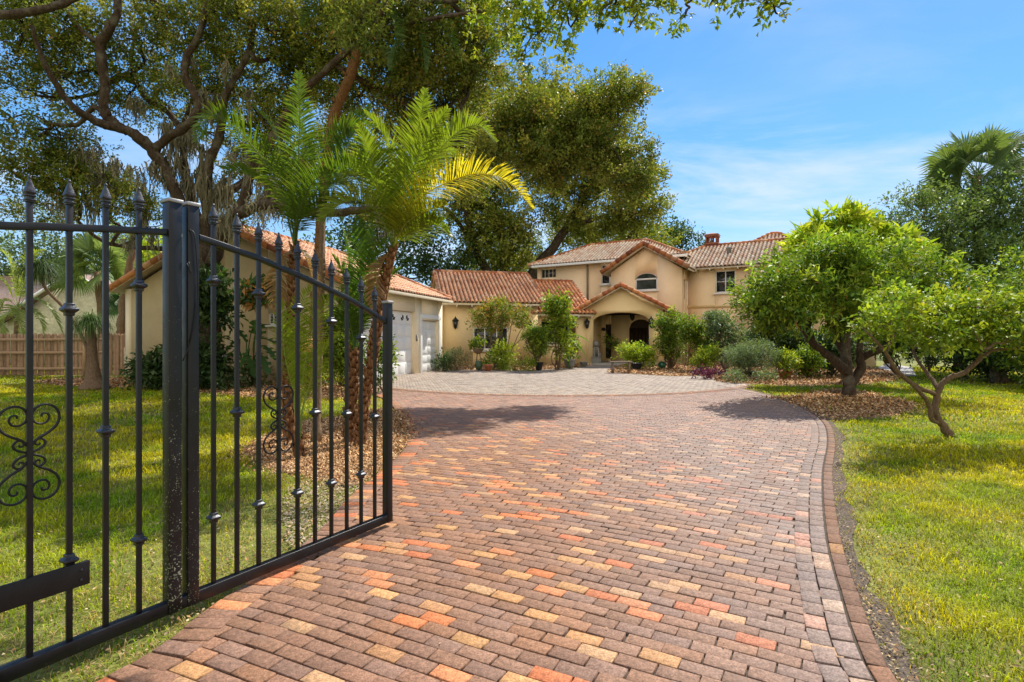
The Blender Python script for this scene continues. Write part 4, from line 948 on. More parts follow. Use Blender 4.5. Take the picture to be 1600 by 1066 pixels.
def crown(m,ells,leaf=.07,wd=.035,per=12,spread=.16,pal='oak',sub=22,dead=0,upbias=.3,shell=.42,rnd=.35,dark_in=.55,keepd=1.3):
    """returns the centres of the sub-clumps"""
    pp=PAL[pal]; subs=[]
    for c,r,n in ells:
        k=max(3,int(n/sub)); q=rdir(k)*(rng.random((k,1))**shell); sc_=c+q*r; subs.append((c,sc_))
        rr=r.mean()/max(1.6,k**(1/3))*1.15
        idx=rng.integers(0,k,n); g=rng.normal(size=(n,3))*rr*.62*np.array([1,1,.72]); cc=sc_[idx]+g
        rel=(cc-c)/r; dist=np.linalg.norm(rel,axis=1)
        keep=(dist<keepd)&(cc[:,2]>.05); cc=cc[keep]; rel=rel[keep]; dist=dist[keep]; nn=len(cc)
        # outward twig with leaves along it
        td=rdir(nn)*.8+rel*.9+np.array([0,0,upbias]); td/=np.linalg.norm(td,axis=1)[:,None]
        t=rng.random((nn,per)); pos=cc[:,None,:]+td[:,None,:]*(t*spread*2)[:,:,None]+rng.normal(size=(nn,per,3))*spread*rnd
        ld=td[:,None,:]*.7+rdir(nn*per).reshape(nn,per,3)
        br=np.clip(dark_in+(1-dark_in)*dist,.4,1.15)*rng.uniform(.75,1.25,nn)*(1+.18*np.clip(rel[:,2],-1,1))  # crown self-shading put into leaf colour: darker inside, lighter on top
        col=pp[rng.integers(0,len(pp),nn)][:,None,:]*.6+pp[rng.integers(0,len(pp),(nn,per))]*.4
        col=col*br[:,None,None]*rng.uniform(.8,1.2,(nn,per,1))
        if dead: dm=rng.random((nn,per))<dead; col[dm]=np.array([.28,.15,.05])
        put_leaves(m,pos.reshape(-1,3),ld.reshape(-1,3),leaf*rng.uniform(.7,1.3,nn*per),wd*rng.uniform(.7,1.3,nn*per),col.reshape(-1,3))
    return subs
def bend(a,b,k=5,amt=.12,sag=0):
    a=np.asarray(a,float); b=np.asarray(b,float); L_=np.linalg.norm(b-a); t=np.linspace(0,1,k+2)[:,None]
    p=a+(b-a)*t; o=rng.normal(size=(k+2,3))*L_*amt*.5; o[0]=o[-1]=0; p+=o; p[:,2]+=np.sin(t[:,0]*PI)*L_*sag
    return smooth_path(p,3)
def branches(m,nodes,subs,r0=.08,r1=.012,twig=True,n=6,amt=.16,tn=None):
    nodes=np.asarray(nodes)
    for c,ss in subs:
        d=np.linalg.norm(nodes-c,axis=1); a=nodes[np.argmin(d+ .0)]
        Ld=d.min(); R=min(r0,.02+Ld*.025)
        p=bend(a,c,4,amt); tube(m,p,np.linspace(R,R*.5,len(p)),n,caps=False)
        if twig:
            for s in ss[:tn]:
                st=p[rng.integers(len(p)//2,len(p))]; q=bend(st,s,2,amt); tube(m,q,np.linspace(R*.42,r1*.5,len(q)),4,caps=False)
def limbs(m,L_,rough=.05,n=12,k=5):
    nodes=[]
    for pts,r in L_:
        p=smooth_path(pts,k); rr=np.interp(np.linspace(0,1,len(p)),np.linspace(0,1,len(r)),r)
        p[1:-1]+=rng.normal(size=(len(p)-2,3))*rr[1:-1,None]*.10
        tube(m,p,rr,n,rough=rough); nodes+=list(p)
    return np.array(nodes)
def ground_of(p): return (p[0],p[1],0)
def tree(name,label,cat,base,lim,ells,bark='bark',group=None,r0=.08,twig=True,lm='leaf',rough=.05,tn=None,trunk='trunk',crownname='crown',tr=None,**kw):
    t=thing(name,label,cat,base,group=group)
    mt_=M(); nodes=limbs(mt_,lim,rough) if lim else np.array([[base[0],base[1],0.]])
    mc=M(); subs=crown(mc,ells,**kw); branches(mt_,nodes if tr is None else nodes[tr:],subs,r0=r0,twig=twig,tn=tn)
    mt_.build(trunk,MT[bark],t,smooth=True); mc.build(crownname,MT[lm],t); return t
def PP(l): return [P(*q) for q in l]
def moss(m,top,n,spread,ln,pal=((.36,.33,.22),(.45,.41,.29),(.26,.25,.17))):
    top=np.asarray(top,float); pal=np.array(pal)
    g=max(4,n//26); i=rng.integers(0,len(top),g); hub=top[i]+rng.normal(size=(g,3))*spread*np.array([1,1,.7]); gl=ln*rng.uniform(.35,1.1,g)
    i=rng.integers(0,g,n); b=hub[i]+rng.normal(size=(n,3))*np.array([.07,.07,.10]); l=gl[i]*rng.uniform(.25,1.0,n)**.8
    k=5; w=rng.uniform(.012,.034,n); th=rng.random(n)*2*PI; s=np.stack([np.cos(th),np.sin(th),0*th],-1)
    V=[]; off=np.zeros((n,3))
    for j in range(k):
        off=off+rng.normal(size=(n,3))*np.array([.04,.04,0]); c=b+off-np.array([0,0,1])*(l*j/(k-1))[:,None]; ww=(w*(1-.75*j/(k-1)))[:,None]
        V+= [c-s*ww,c+s*ww]
    V=np.stack(V,1); q=np.array([[2*j,2*j+1,2*j+3,2*j+2] for j in range(k-1)])
    c=pal[rng.integers(0,len(pal),n)]*rng.uniform(.7,1.3,(n,1))
    m.add(V.reshape(-1,3),(np.arange(n)[:,None,None]*(2*k)+q[None]).reshape(-1,4),col=np.repeat(c,2*k,0))

# ------------------------------------------------------------------ the big oak on the left
O=thing('oak_tree','huge gnarled oak with hanging moss beside the garage gable','oak tree',G(318,604))
mt_=M()
lim=[(PP([(320,612,17.0),(318,590,16.9),(322,540,16.9),(318,470,16.8),(320,410,16.6),(322,370,16.4)]),[.62,.50,.44,.42,.44,.36]),
 (PP([(308,440,16.7),(300,380,16.3),(285,330,16.0),(268,285,15.8),(241,238,15.5),(215,214,15.2),(187,200,15),(150,190,14.6),(105,157,14),(67,94,13.4),(50,40,13)]),[.28,.26,.24,.22,.22,.18,.16,.12,.09,.06]),
 (PP([(200,206,15.1),(176,190,15),(163,176,14.9),(163,140,14.8),(160,105,14.7),(157,70,14.6),(172,45,14.5),(184,15,14.4),(180,-30,14.4)]),[.15,.18,.17,.16,.17,.14,.12]),
 (PP([(157,70,14.6),(130,50,14.5),(105,20,14.5),(80,-10,14.4)]),[.10,.07,.05]),
 (PP([(244,234,15.5),(262,215,15.4),(289,199,15.2),(308,175,15),(306,150,14.9),(290,120,14.8),(290,95,14.7),(308,60,14.6),(320,20,14.5),(322,-30,14.4)]),[.17,.16,.15,.15,.14,.14,.12,.10,.08]),
 (PP([(322,400,16.5),(324,350,16.3),(322,300,16.1),(328,250,15.9),(345,205,15.6),(352,150,15.3),(385,90,15),(400,30,14.8)]),[.30,.24,.20,.17,.14,.11,.08]),
 (PP([(318,380,16.5),(302,320,16.6),(288,260,16.7),(284,210,16.8),(262,175,17),(225,150,17.3),(205,100,17.5),(215,40,17.6)]),[.24,.19,.16,.13,.11,.09,.06]),
 (PP([(330,415,16.4),(345,375,15.8),(367,338,15),(412,320,14.2),(450,323,13.7),(490,330,13.2),(532,332,12.6),(575,326,12.2),(620,316,11.8),(660,322,11.5)]),[.26,.25,.23,.19,.17,.15,.13,.11,.10,.06]),
 (PP([(350,370,15.8),(378,320,15.6),(395,265,15.3),(425,215,15),(470,150,14.6),(520,100,14.2),(580,50,13.8),(640,10,13.4),(720,0,13)]),[.22,.20,.17,.15,.13,.11,.09,.07]),
 (PP([(322,395,16.6),(270,390,17.2),(200,385,17.6),(150,370,17.8),(60,290,18),(-20,250,18)]),[.16,.12,.10,.08,.06,.04]),
 (PP([(320,330,16.3),(380,285,17.5),(440,240,18.5),(500,205,19),(560,200,19.5)]),[.18,.14,.11,.09,.06]),
 (PP([(-60,18,12.5),(0,24,12.6),(75,12,12.8),(130,-8,13)]),[.16,.14,.12,.1]),
 (PP([(580,50,13.8),(650,-60,11),(720,-120,8.5),(820,-90,6.3),(900,-30,5.2),(1000,-12,4.8),(1100,-10,4.5),(1200,0,4.3)]),[.10,.09,.08,.06,.045,.03,.02,.008]),
 (PP([(580,50,13.8),(700,25,12.6),(800,12,12.2)]),[.08,.06,.04]),
 (PP([(520,100,14.2),(610,150,15),(700,185,15.2),(800,205,15),(880,215,15.2),(960,235,15.3)]),[.10,.09,.07,.055,.04,.02]),
]
lim=[(p_,[r_*(.92 if i_==0 else .70) for r_ in rr_]) for i_,(p_,rr_) in enumerate(lim)]
nodes=limbs(mt_,lim,.09,12,5)
ells=[E(30,25,14.7,60,35,1.8,210),E(110,50,15.2,50,40,1.8,170),E(25,85,15.7,45,28,1.5,90),E(100,120,16.2,40,35,1.5,110),E(60,215,15.5,65,34,1.6,190),E(20,260,16.5,50,24,1.4,110),
 E(110,270,16.5,60,26,1.6,170),E(60,320,17.2,60,20,1.5,90),E(170,300,17,50,24,1.4,130),E(225,330,17,40,22,1.4,90),E(200,150,17.7,34,34,1.5,100),E(215,60,16.2,45,50,1.9,190),E(235,110,18.2,40,35,1.7,120),
 E(270,30,15.7,50,40,1.8,190),E(345,40,15.7,50,45,1.9,220),E(340,120,16.7,45,40,1.8,170),E(265,165,17.5,34,30,1.4,80),E(390,160,17.2,50,50,1.9,210),E(330,210,18,50,35,1.6,110),
 E(430,50,15.6,60,50,2.0,260),E(520,50,15.2,60,55,2.0,300),E(480,120,16.7,60,50,2.0,280),E(560,150,16.2,55,45,2.0,260),E(440,220,17,55,45,1.7,170),E(540,230,19,65,45,1.8,180),E(610,60,14.8,60,55,2.0,300),E(640,140,15.8,50,40,1.9,220),
 E(690,60,14.2,55,50,1.8,230),E(730,130,17.9,40,30,1.7,120),E(400,270,18.5,45,35,1.6,110),E(360,20,14.2,60,30,1.5,130),E(560,10,13.7,90,25,1.8,240),E(700,5,14.6,90,25,1.5,210),
 E(750,60,14.8,45,45,1.3,120),
 E(500,-60,17.3,200,40,3.3,260),E(200,-60,17.8,200,40,3.3,240),E(450,300,19.5,40,30,1.5,90),E(360,330,19,40,30,1.3,60),
 E(40,425,20,45,28,1.3,70)]
reach=[E(900,200,15.4,50,28,1.2,420),E(965,155,15.4,34,16,.8,150),E(985,285,15.2,30,18,.8,170),E(860,250,15,44,26,1.1,330),E(825,190,15,40,26,1.1,260),E(930,240,15.2,40,24,1.0,260),E(770,250,14.6,36,22,1,140),E(565,40,11.6,36,36,.9,110),E(700,170,17,46,42,1.4,240),E(650,225,18,44,36,1.4,200),E(720,265,19,40,36,1.4,190),E(745,95,15.5,36,34,1.2,170),E(670,110,16,40,36,1.3,180),E(60,150,16,40,24,1.2,90),E(600,300,20,50,30,1.5,170),E(1000,235,15.6,16,14,.5,50)]
ells=ells[:-1]+reach+ells[-1:]
ells=[(c_,r_,int(n_*1.02)) for c_,r_,n_ in ells]
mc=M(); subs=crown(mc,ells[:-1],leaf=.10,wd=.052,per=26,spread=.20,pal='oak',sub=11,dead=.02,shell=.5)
branches(mt_,nodes,subs,r0=.075,tn=9)
near=[E(800,15,5.6,45,25,.45,60),E(838,50,5.4,24,20,.3,26),E(860,20,5.3,35,18,.35,40),E(905,8,5.2,35,14,.3,36),E(868,76,5.3,17,14,.2,16),E(815,88,5.6,22,12,.25,14),E(935,30,5.0,18,16,.25,18),E(960,8,5,30,12,.25,26),E(775,50,6,30,30,.5,50),
 E(1000,10,4.8,30,13,.25,25),E(985,40,4.8,14,12,.2,10),E(1050,8,4.6,30,12,.22,22),E(1070,28,4.6,18,10,.2,10),E(1110,6,4.5,26,10,.2,16),E(1160,8,4.4,22,10,.2,12),E(1215,22,4.3,16,14,.15,13),E(1195,0,4.3,20,10,.15,10)]
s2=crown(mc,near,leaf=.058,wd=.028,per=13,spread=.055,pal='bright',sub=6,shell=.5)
branches(mt_,nodes,s2,r0=.012,tn=9,r1=.004); mt_.build('trunk',MT['bark'],O,smooth=True); mc.build('crown',MT['leaf'],O)
mm=M()
for a,n,sp_,ln in (([(135,240,15.5),(180,245,15.8)],110,.3,.9),([(130,300,17),(200,300,17),(170,270,17)],360,.5,1.5),([(290,200,16),(310,230,16.2),(280,255,16.5)],260,.35,1.6),([(320,330,16),(300,280,16.4),(335,290,16)],240,.3,1.7),
      ([(215,160,16.5),(240,260,15.6),(262,300,15.8)],150,.3,1.1),([(395,245,15.4),(420,290,15.6)],190,.3,1.3),([(370,335,15),(410,325,14.3),(440,325,14)],140,.2,1.0),([(595,325,12.1),(615,320,12)],110,.12,1.1),([(60,300,18),(110,310,17.6)],150,.5,1.2),([(340,150,15.5),(300,110,15)],120,.4,1.2),([(225,370,17),(240,330,17)],120,.3,1.3),([(380,180,16),(440,250,17)],150,.5,1.2)):
    moss(mm,PP(a),int(n*1.6),sp_*.8,ln*.75)
mm.build('hanging_moss',MT['moss'],O)

# second oak behind the wing
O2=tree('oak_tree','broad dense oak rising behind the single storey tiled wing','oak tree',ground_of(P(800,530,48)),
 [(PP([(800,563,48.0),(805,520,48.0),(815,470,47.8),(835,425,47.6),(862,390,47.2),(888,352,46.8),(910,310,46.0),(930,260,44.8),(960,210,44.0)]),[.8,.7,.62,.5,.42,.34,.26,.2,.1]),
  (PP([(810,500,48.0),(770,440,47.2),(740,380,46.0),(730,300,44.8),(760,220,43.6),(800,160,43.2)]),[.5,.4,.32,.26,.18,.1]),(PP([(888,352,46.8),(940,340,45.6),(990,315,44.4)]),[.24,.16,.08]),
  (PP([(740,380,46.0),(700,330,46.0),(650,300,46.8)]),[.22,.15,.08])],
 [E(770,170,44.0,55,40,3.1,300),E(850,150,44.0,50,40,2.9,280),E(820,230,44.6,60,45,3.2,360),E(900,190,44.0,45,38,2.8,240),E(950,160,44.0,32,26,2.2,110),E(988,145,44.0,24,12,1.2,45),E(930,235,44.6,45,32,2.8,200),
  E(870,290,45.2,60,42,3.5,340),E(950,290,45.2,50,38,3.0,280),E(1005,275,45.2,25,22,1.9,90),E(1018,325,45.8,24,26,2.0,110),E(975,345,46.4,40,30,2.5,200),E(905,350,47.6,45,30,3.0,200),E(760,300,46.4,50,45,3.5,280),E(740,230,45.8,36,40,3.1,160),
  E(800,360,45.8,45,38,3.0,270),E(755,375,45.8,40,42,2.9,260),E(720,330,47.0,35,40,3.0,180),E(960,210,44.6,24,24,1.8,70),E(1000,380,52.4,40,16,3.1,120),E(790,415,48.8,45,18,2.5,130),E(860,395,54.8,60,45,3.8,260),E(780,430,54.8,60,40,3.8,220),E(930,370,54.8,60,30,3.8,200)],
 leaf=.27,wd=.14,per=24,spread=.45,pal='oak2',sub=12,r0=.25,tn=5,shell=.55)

# ------------------------------------------------------------------ palms
def frond(path,parent,ll=.42,wd=.032,n=62,pal=None,gold=0,fold=.35,rr=.014,name='frond',start=.16,label=None,droop=.25):
    m=M(); p=smooth_path(path,10); s=np.concatenate([[0],np.cumsum(np.linalg.norm(np.diff(p,axis=0),axis=1))]); T=s/s[-1]
    base=(np.array([.13,.25,.018]) if pal is None else np.array(pal)); g=np.array([.62,.50,.05])
    c0=base*(1-gold)+g*gold
    tube(m,p,np.interp(T,[0,.15,1],[rr*1.8,rr,rr*.15]),6,col=c0*1.1+.03,flat=.6)
    t=np.linspace(start,.995,n); q=np.stack([np.interp(t,T,p[:,i]) for i in range(3)],-1)
    tg=np.stack([np.interp(np.clip(t+.02,0,1),T,p[:,i])-np.interp(np.clip(t-.02,0,1),T,p[:,i]) for i in range(3)],-1); tg/=np.linalg.norm(tg,axis=1)[:,None]
    up=np.array([0,0,1.]); side=np.cross(tg,up+np.array([.001,.4,0])); side/=np.linalg.norm(side,axis=1)[:,None]; un=np.cross(side,tg)
    prof=np.clip(np.sin(np.clip((t-start)/(1-start),0,1)**.75*PI*.86+.32),.15,1)
    for sg in (-1,1):
        L_=ll*prof*rng.uniform(.85,1.1,n); fw=np.interp(t,[0,1],[.30,1.0])[:,None]
        d=side*sg+tg*fw+un*(fold*.7)+rng.normal(size=(n,3))*.13; d/=np.linalg.norm(d,axis=1)[:,None]
        w=np.cross(d,un); w/=np.linalg.norm(w,axis=1)[:,None]; w=w*.8+un*.45*sg
        d2=d-np.array([0,0,droop]); d2/=np.linalg.norm(d2,axis=1)[:,None]
        a=q; b=q+d*(L_*.5)[:,None]; c=b+d2*(L_*.5)[:,None]; W=w*wd*.5
        V=np.stack([a-W*.5,a+W*.5,b+W,b-W,c],1).reshape(-1,3)
        cc=(base*(1-gold)+g*gold*rng.uniform(.8,1.2,(n,1)))*rng.uniform(.75,1.3,(n,1)); C=np.repeat(cc,5,0).reshape(n,5,3); tp_=rng.random((n,1))**2; C[:,4]=C[:,4]*(1-.6*tp_)+np.array([.34,.22,.08])*tp_*.6
        m.add(V,np.arange(n)[:,None]*5+np.array([0,1,2,3]),np.arange(n)[:,None]*5+np.array([3,2,4]),col=C.reshape(-1,3))
    o=m.build(name,MT['frond'],parent)
    if label: o['label']=label
    return o
def boots(m,p,r,n,ln=.10,z0=0,top=1.0):
    """cut leaf bases wrapping a palm trunk"""
    p=smooth_path(p,8); s=np.concatenate([[0],np.cumsum(np.linalg.norm(np.diff(p,axis=0),axis=1))]); 
    for i in range(n):
        t=s[-1]*(z0+(top-z0)*(i+rng.random())/n); c=np.array([np.interp(t,s,p[:,k]) for k in range(3)]); a=i*2.4+rng.normal()*.2
        R=np.interp(t,s,np.linspace(r[0],r[1],len(s))); d=np.array([math.cos(a),math.sin(a),0]); b=c+d*R*.75; e=c+d*(R*1.22+ln*.12)+[0,0,ln*rng.uniform(.7,1.2)]
        w=np.array([-d[1],d[0],0])*R*.55
        m.add([b-w,b+w,e+w*.55,e-w*.55,b-w+d*.02-[0,0,.02],b+w+d*.02-[0,0,.02],e+w*.5+d*.025,e-w*.5+d*.025],[[4,5,6,7],[0,1,5,4],[1,2,6,5],[2,3,7,6],[3,0,4,7]],col=(1,1,1))
def palm(label,base,tp,r,bk,fr,boot=90,kw={},name='palm_tree',group=None,auto=0,al=1.9):
    t=thing(name,label,'palm tree',base,group=group); m=M(); p=smooth_path(tp,8)
    tube(m,p,np.interp(np.linspace(0,1,len(p)),[0,.06,1],[r[0]*1.5,r[0],r[1]]),12,rough=.07)
    if boot: boots(m,tp,r,boot)
    m.build('trunk',MT[bk],t)
    top=np.asarray(tp[-1])
    for f in fr:
        o={}; 
        if isinstance(f,tuple): f,o=f
        frond([top]+PP(f),t,**{**kw,**o})
    for i in range(auto):
        a=i*2.399+rng.normal()*.2; e=rng.uniform(.3,1.25); L_=al*rng.uniform(.8,1.1); d=np.array([math.cos(a),math.sin(a)*.9,0])
        pts=[top]; pos=top.copy(); el=e
        for k in range(4):
            pos=pos+(d*math.cos(el)+np.array([0,0,math.sin(el)]))*L_/4; pts.append(pos.copy()); el-=.42+.1*k
        frond(pts,t,**kw)
    return t
D=8.3
palm('palm with upright dark green fronds and shaggy brown trunk, left of the pair',G(452,690)+(0,),PP([(452,690,8.0),(450,600,8.0),(455,500,8.1),(458,440,8.2),(461,385,D)]),(.060,.048),'palm_bark',
 [[(464,330,8.3),(466,250,8.2),(468,190,8.1),(466,112,8.0)],[(452,330,8.2),(420,262,8.0),(372,205,7.8),(330,180,7.6),(306,222,7.5)],[(470,330,8.2),(510,285,8.0),(565,255,7.8),(625,235,7.7)],
  [(468,320,8.5),(495,250,8.8),(540,200,9.0),(592,196,9.2)],[(458,330,8.6),(430,300,9),(385,270,9.3),(345,262,9.5)],[(472,340,8.0),(520,320,7.8),(570,318,7.6)],[(450,340,8.8),(440,260,9.3),(425,200,9.6),(395,165,9.8)],
  ([(448,400,8.1),(436,440,8),(432,490,8)],dict(pal=(.26,.15,.06),label='dead brown hanging frond',ll=.30,n=50)),([(474,395,8.1),(486,430,8),(490,478,8)],dict(pal=(.30,.18,.07),label='dead brown hanging frond',ll=.26,n=44)),[(464,345,7.9),(480,300,7.4),(500,275,7.1),(530,270,6.9)]],
 boot=130,kw=dict(pal=(.09,.15,.022),ll=.50,n=84,wd=.028),group='palms in the mulch island')
palm('palm with glowing yellow green fronds and one golden drooping frond',G(562,696)+(0,),PP([(562,696,7.7),(568,640,7.8),(582,560,7.9),(594,480,8),(605,425,8),(614,388,8)]),(.060,.050),'palm_bark',
 [[(628,320,8),(640,250,7.9),(655,195,7.8),(664,140,7.7)],[(630,330,7.9),(660,270,7.7),(705,215,7.5),(745,196,7.4),(776,222,7.3)],([(626,340,7.8),(670,300,7.6),(740,272,7.4),(795,285,7.3),(832,326,7.2)],dict(gold=.75,label='golden yellow drooping frond')),
  [(630,372,7.9),(655,358,7.8),(682,352,7.7),(702,366,7.6)],[(608,330,8.2),(590,290,8.3),(560,270,8.4),(525,285,8.4)],[(612,320,8.3),(608,250,8.5),(596,205,8.7),(570,175,8.8)],
  [(640,330,8.4),(680,270,8.8),(700,215,9),(725,175,9.2)],[(622,330,8.2),(640,290,8.4),(690,240,8.7),(715,240,8.8)],[(600,350,7.8),(575,320,7.5),(540,315,7.3),(500,345,7.2)],([(634,350,7.7),(668,330,7.4),(700,320,7.2)],dict(gold=.25)),
  ([(600,405,7.9),(588,440,7.8),(583,485,7.8)],dict(pal=(.28,.16,.06),label='dead brown hanging frond',ll=.28,n=46)),
  [(624,330,7.7),(645,265,7.5),(668,215,7.35),(700,170,7.2)],[(606,340,7.9),(588,280,7.7),(575,235,7.5),(560,195,7.4)]],
 boot=150,kw=dict(pal=(.18,.25,.03),ll=.50,n=80,wd=.028),group='palms in the mulch island')
palm('slender palm with smooth grey trunk between the two shaggy ones',G(493,692)+(0,),PP([(494,692,7.9),(498,560,8.1),(502,440,8.3),(504,340,8.6),(506,300,8.8)]),(.055,.045),'palm_grey',
 [[(520,270,9),(548,215,9.2),(580,165,9.5)],[(490,260,9),(470,200,9.3),(440,150,9.6)],[(515,290,8.9),(545,270,8.8),(585,262,8.7)],[(495,290,9.1),(455,270,9.3),(410,270,9.6)],[(525,280,9.3),(560,240,9.7),(600,225,10)]],
 boot=0,kw=dict(pal=(.06,.13,.02),ll=.46,n=80,wd=.024),group='palms in the mulch island')
# a palm deeper among the oak limbs shows a length of shaggy red brown trunk
palm('tall leaning palm whose shaggy red brown trunk crosses the oak canopy',ground_of(P(486,600,15.5)),PP([(486,612,15.5),(492,500,15.5),(498,400,15.4),(506,280,15.2),(520,190,14.8),(534,150,14.5),(549,112,14.2),(566,50,14),(590,-10,13.8)]),(.12,.13),'palm_bark',
 [[(630,-20,13.6),(680,20,13.2),(720,95,12.9)],[(620,10,13.4),(655,50,13),(665,115,12.7)],[(650,-30,13.8),(720,-20,13.8),(775,30,13.8)],[(560,-30,13.6),(510,-10,13.4),(470,40,13.2)],[(590,-70,14),(610,-110,14),(640,-130,14)],[(610,20,13),(618,60,12.7),(610,110,12.4)]],
 boot=120,kw=dict(pal=(.08,.15,.03),ll=.62,n=80,wd=.035))
palm('short palm stub with dark arching fronds between the two taller palms',G(546,692)+(0,),PP([(546,692,7.9),(548,640,7.95),(552,590,8),(555,548,8.05)]),(.075,.055),'palm_bark',
 [[(558,480,8.1),(562,420,8.1),(560,338,8.1)],[(565,480,8),(582,420,7.9),(606,372,7.8)],[(548,480,8.2),(536,430,8.3),(520,400,8.4)],[(570,500,8.3),(595,450,8.6),(625,420,8.8)],[(545,500,7.9),(525,470,7.7),(505,465,7.6)],[(562,470,8.4),(575,400,8.7),(585,350,8.9)],[(552,470,8.4),(545,400,8.7),(535,355,8.9)]],
 boot=60,kw=dict(pal=(.07,.15,.02),ll=.46,n=84,wd=.022),group='palms in the mulch island')
palm('young palm with bright lime fronds low in front of the garage wall',G(466,716)+(0,),PP([(466,716,6.9),(466,700,6.9),(467,685,6.9)]),(.05,.04),'palm_bark',
 [[(470,620,7),(482,540,7),(505,480,7),(548,455,7)],[(466,620,7),(462,540,7),(470,480,7),(492,440,7)],[(460,620,7),(446,560,7),(440,500,7),(432,455,7)],[(475,630,7.1),(500,560,7.2),(530,520,7.3)],[(460,630,7.2),(455,560,7.4),(448,510,7.5)]],
 boot=10,kw=dict(pal=(.20,.28,.02),ll=.30,n=50,wd=.022,start=.35),group='palms in the mulch island')

def fan(m,c,d,R,nseg=34,pal=(.07,.14,.04),arc=3.9,pet=None):
    """one fan leaf: pleated segments radiating from the hub"""
    d=nrm(d); s=nrm(np.cross(d,[0,0,1])); u=np.cross(s,d); ro=rng.choice([-1,1])*rng.uniform(.5,1.2); s=s*math.cos(ro)+u*math.sin(ro); u=np.cross(s,d)
    if pet is not None: tube(m,[pet,(np.asarray(pet)+c)/2+[0,0,.1],c],.018,5,col=np.array(pal)*1.3)
    for i in range(nseg):
        a=(i/(nseg-1)-.5)*arc; e=d*math.cos(a)+s*math.sin(a); Lr=R*(.8+.2*math.cos(a*.8))*rng.uniform(.9,1.08); e=nrm(e+u*.12*abs(math.sin(a)))
        w=np.cross(e,u)*R*.034; b=c+e*Lr*.6; tip=c+e*Lr-np.array([0,0,R*.22*rng.uniform(.3,1.2)]); fo=u*R*.02
        col=np.array(pal)*rng.uniform(.7,1.35); V=[c,b-w,b+fo,b+w,tip]
        m.add(V,[[0,1,2,2],[0,2,3,3]][:0],tris=[[0,1,2],[0,2,3],[1,4,2],[2,4,3]],col=col)
def fan_palm(label,base,tp,r,n,R,seed=0,pal=(.07,.14,.04),group=None,pl=.8,dark=1):
    t=thing('fan_palm',label,'palm tree',base,group=group); m=M(); p=smooth_path(tp,6); tube(m,p,np.linspace(r*1.15,r,len(p)),10,rough=.07); m.build('trunk',MT['palm_grey'],t)
    top=np.asarray(tp[-1],float)
    for i in range(n):
        a=i*2.399; e=1.25-1.75*(i/n)+rng.normal()*.08; d=np.array([math.cos(a)*math.cos(e),math.sin(a)*math.cos(e),math.sin(e)]); c=top+d*pl*rng.uniform(.8,1.2)
        m=M(); fan(m,c,d+[0,0,-.15],R*rng.uniform(.85,1.1),pal=np.array(pal)*rng.uniform(.8,1.25),pet=top); m.build('fan_leaf',MT['leaf'],t)
    return t
fan_palm('fan palm towering over the trees at the far right',ground_of(P(1535,560,27)),[P(1535,575,27),P(1532,450,27),P(1528,330,27),P(1526,275,27)],.20,26,1.35,pal=(.08,.12,.04),pl=1.35)
fan_palm('fan palm with drooping leaves behind the fence beside the garage',ground_of(P(165,585,25)),[P(168,582,25),P(160,500,25),P(152,425,25)],.16,22,1.15,pal=(.12,.17,.07),pl=.9)
fan_palm('small fan palm peeking over the neighbour roof',ground_of(P(215,580,23.5)),[P(213,582,23.5),P(205,500,23.5),P(200,478,23.5)],.12,14,.7,pal=(.05,.10,.03),pl=.5)
palm('feathery pale green palm at the far left behind the fence',ground_of(P(20,590,24)),PP([(22,590,24),(25,540,24),(28,480,24)]),(.12,.10),'palm_grey',
 [[(5,440,24),(-25,430,24),(-50,450,24)],[(40,440,23.8),(60,430,23.6),(85,450,23.4)],[(45,465,23.5),(75,480,23.3),(98,520,23)],[(20,430,24),(10,400,24),(-10,385,24)],[(38,430,24),(50,400,24),(70,390,24)],[(10,470,23.6),(-15,485,23.4),(-35,515,23)],[(42,480,23.4),(62,500,23),(70,535,22.8)],[(18,480,23.4),(5,505,23),(-5,535,22.8)],[(30,490,23.2),(35,520,22.8),(48,545,22.6)]],
 boot=0,kw=dict(pal=(.26,.32,.10),ll=.55,n=50,wd=.05))

# ponytail-like palm with strap leaves
def strappy(name,label,cat,base,stem,sr,n,ln,pal,w=.028,parts=('trunk','leaves')):
    t=thing(name,label,cat,base); m=M(); p=smooth_path(stem,5); tube(m,p,np.interp(np.linspace(0,1,len(p)),np.linspace(0,1,len(sr)),sr),10,rough=.05); m.build(parts[0],MT['twig'],t,smooth=True)
    top=np.asarray(stem[-1]); m=M(); k=6
    for i in range(n):
        a=rng.random()*2*PI; e=rng.uniform(.2,1.45); L_=ln*rng.uniform(.6,1.15); d=np.array([math.cos(a),math.sin(a),0]); pos=top+rdir(1)[0]*.08; V=[]; s=np.array([-d[1],d[0],0]); 
        for j in range(k):
            ww=w*(1-.8*j/(k-1)); V+=[pos-s*ww/2,pos+s*ww/2]; pos=pos+(d*math.cos(e)+np.array([0,0,math.sin(e)]))*L_/k; e=max(-1.45,e-rng.uniform(.45,.75))
        m.add(V,[[2*j,2*j+1,2*j+3,2*j+2] for j in range(k-1)],col=np.array(pal)*rng.uniform(.6,1.5))
    m.build(parts[1],MT['leaf'],t); return t
strappy('ponytail_palm','small ponytail palm with swollen trunk and drooping strap leaves by the fence','palm tree',G(147,608)+(0,),PP([(147,608,16.4),(146,590,16.4),(144,560,16.4),(143,525,16.4),(140,508,16.4)]),[.42,.22,.14,.12,.10],420,1.15,(.07,.12,.04))
strappy('leaning_dracaena','dark hanging clump of narrow leaves on a thin leaning stem','plant',ground_of(P(150,590,18.5)),PP([(152,592,18.5),(130,530,18.4),(103,485,18.2),(72,452,18),(62,425,18)]),[.06,.05,.045,.05,.05],620,1.2,(.045,.075,.025))
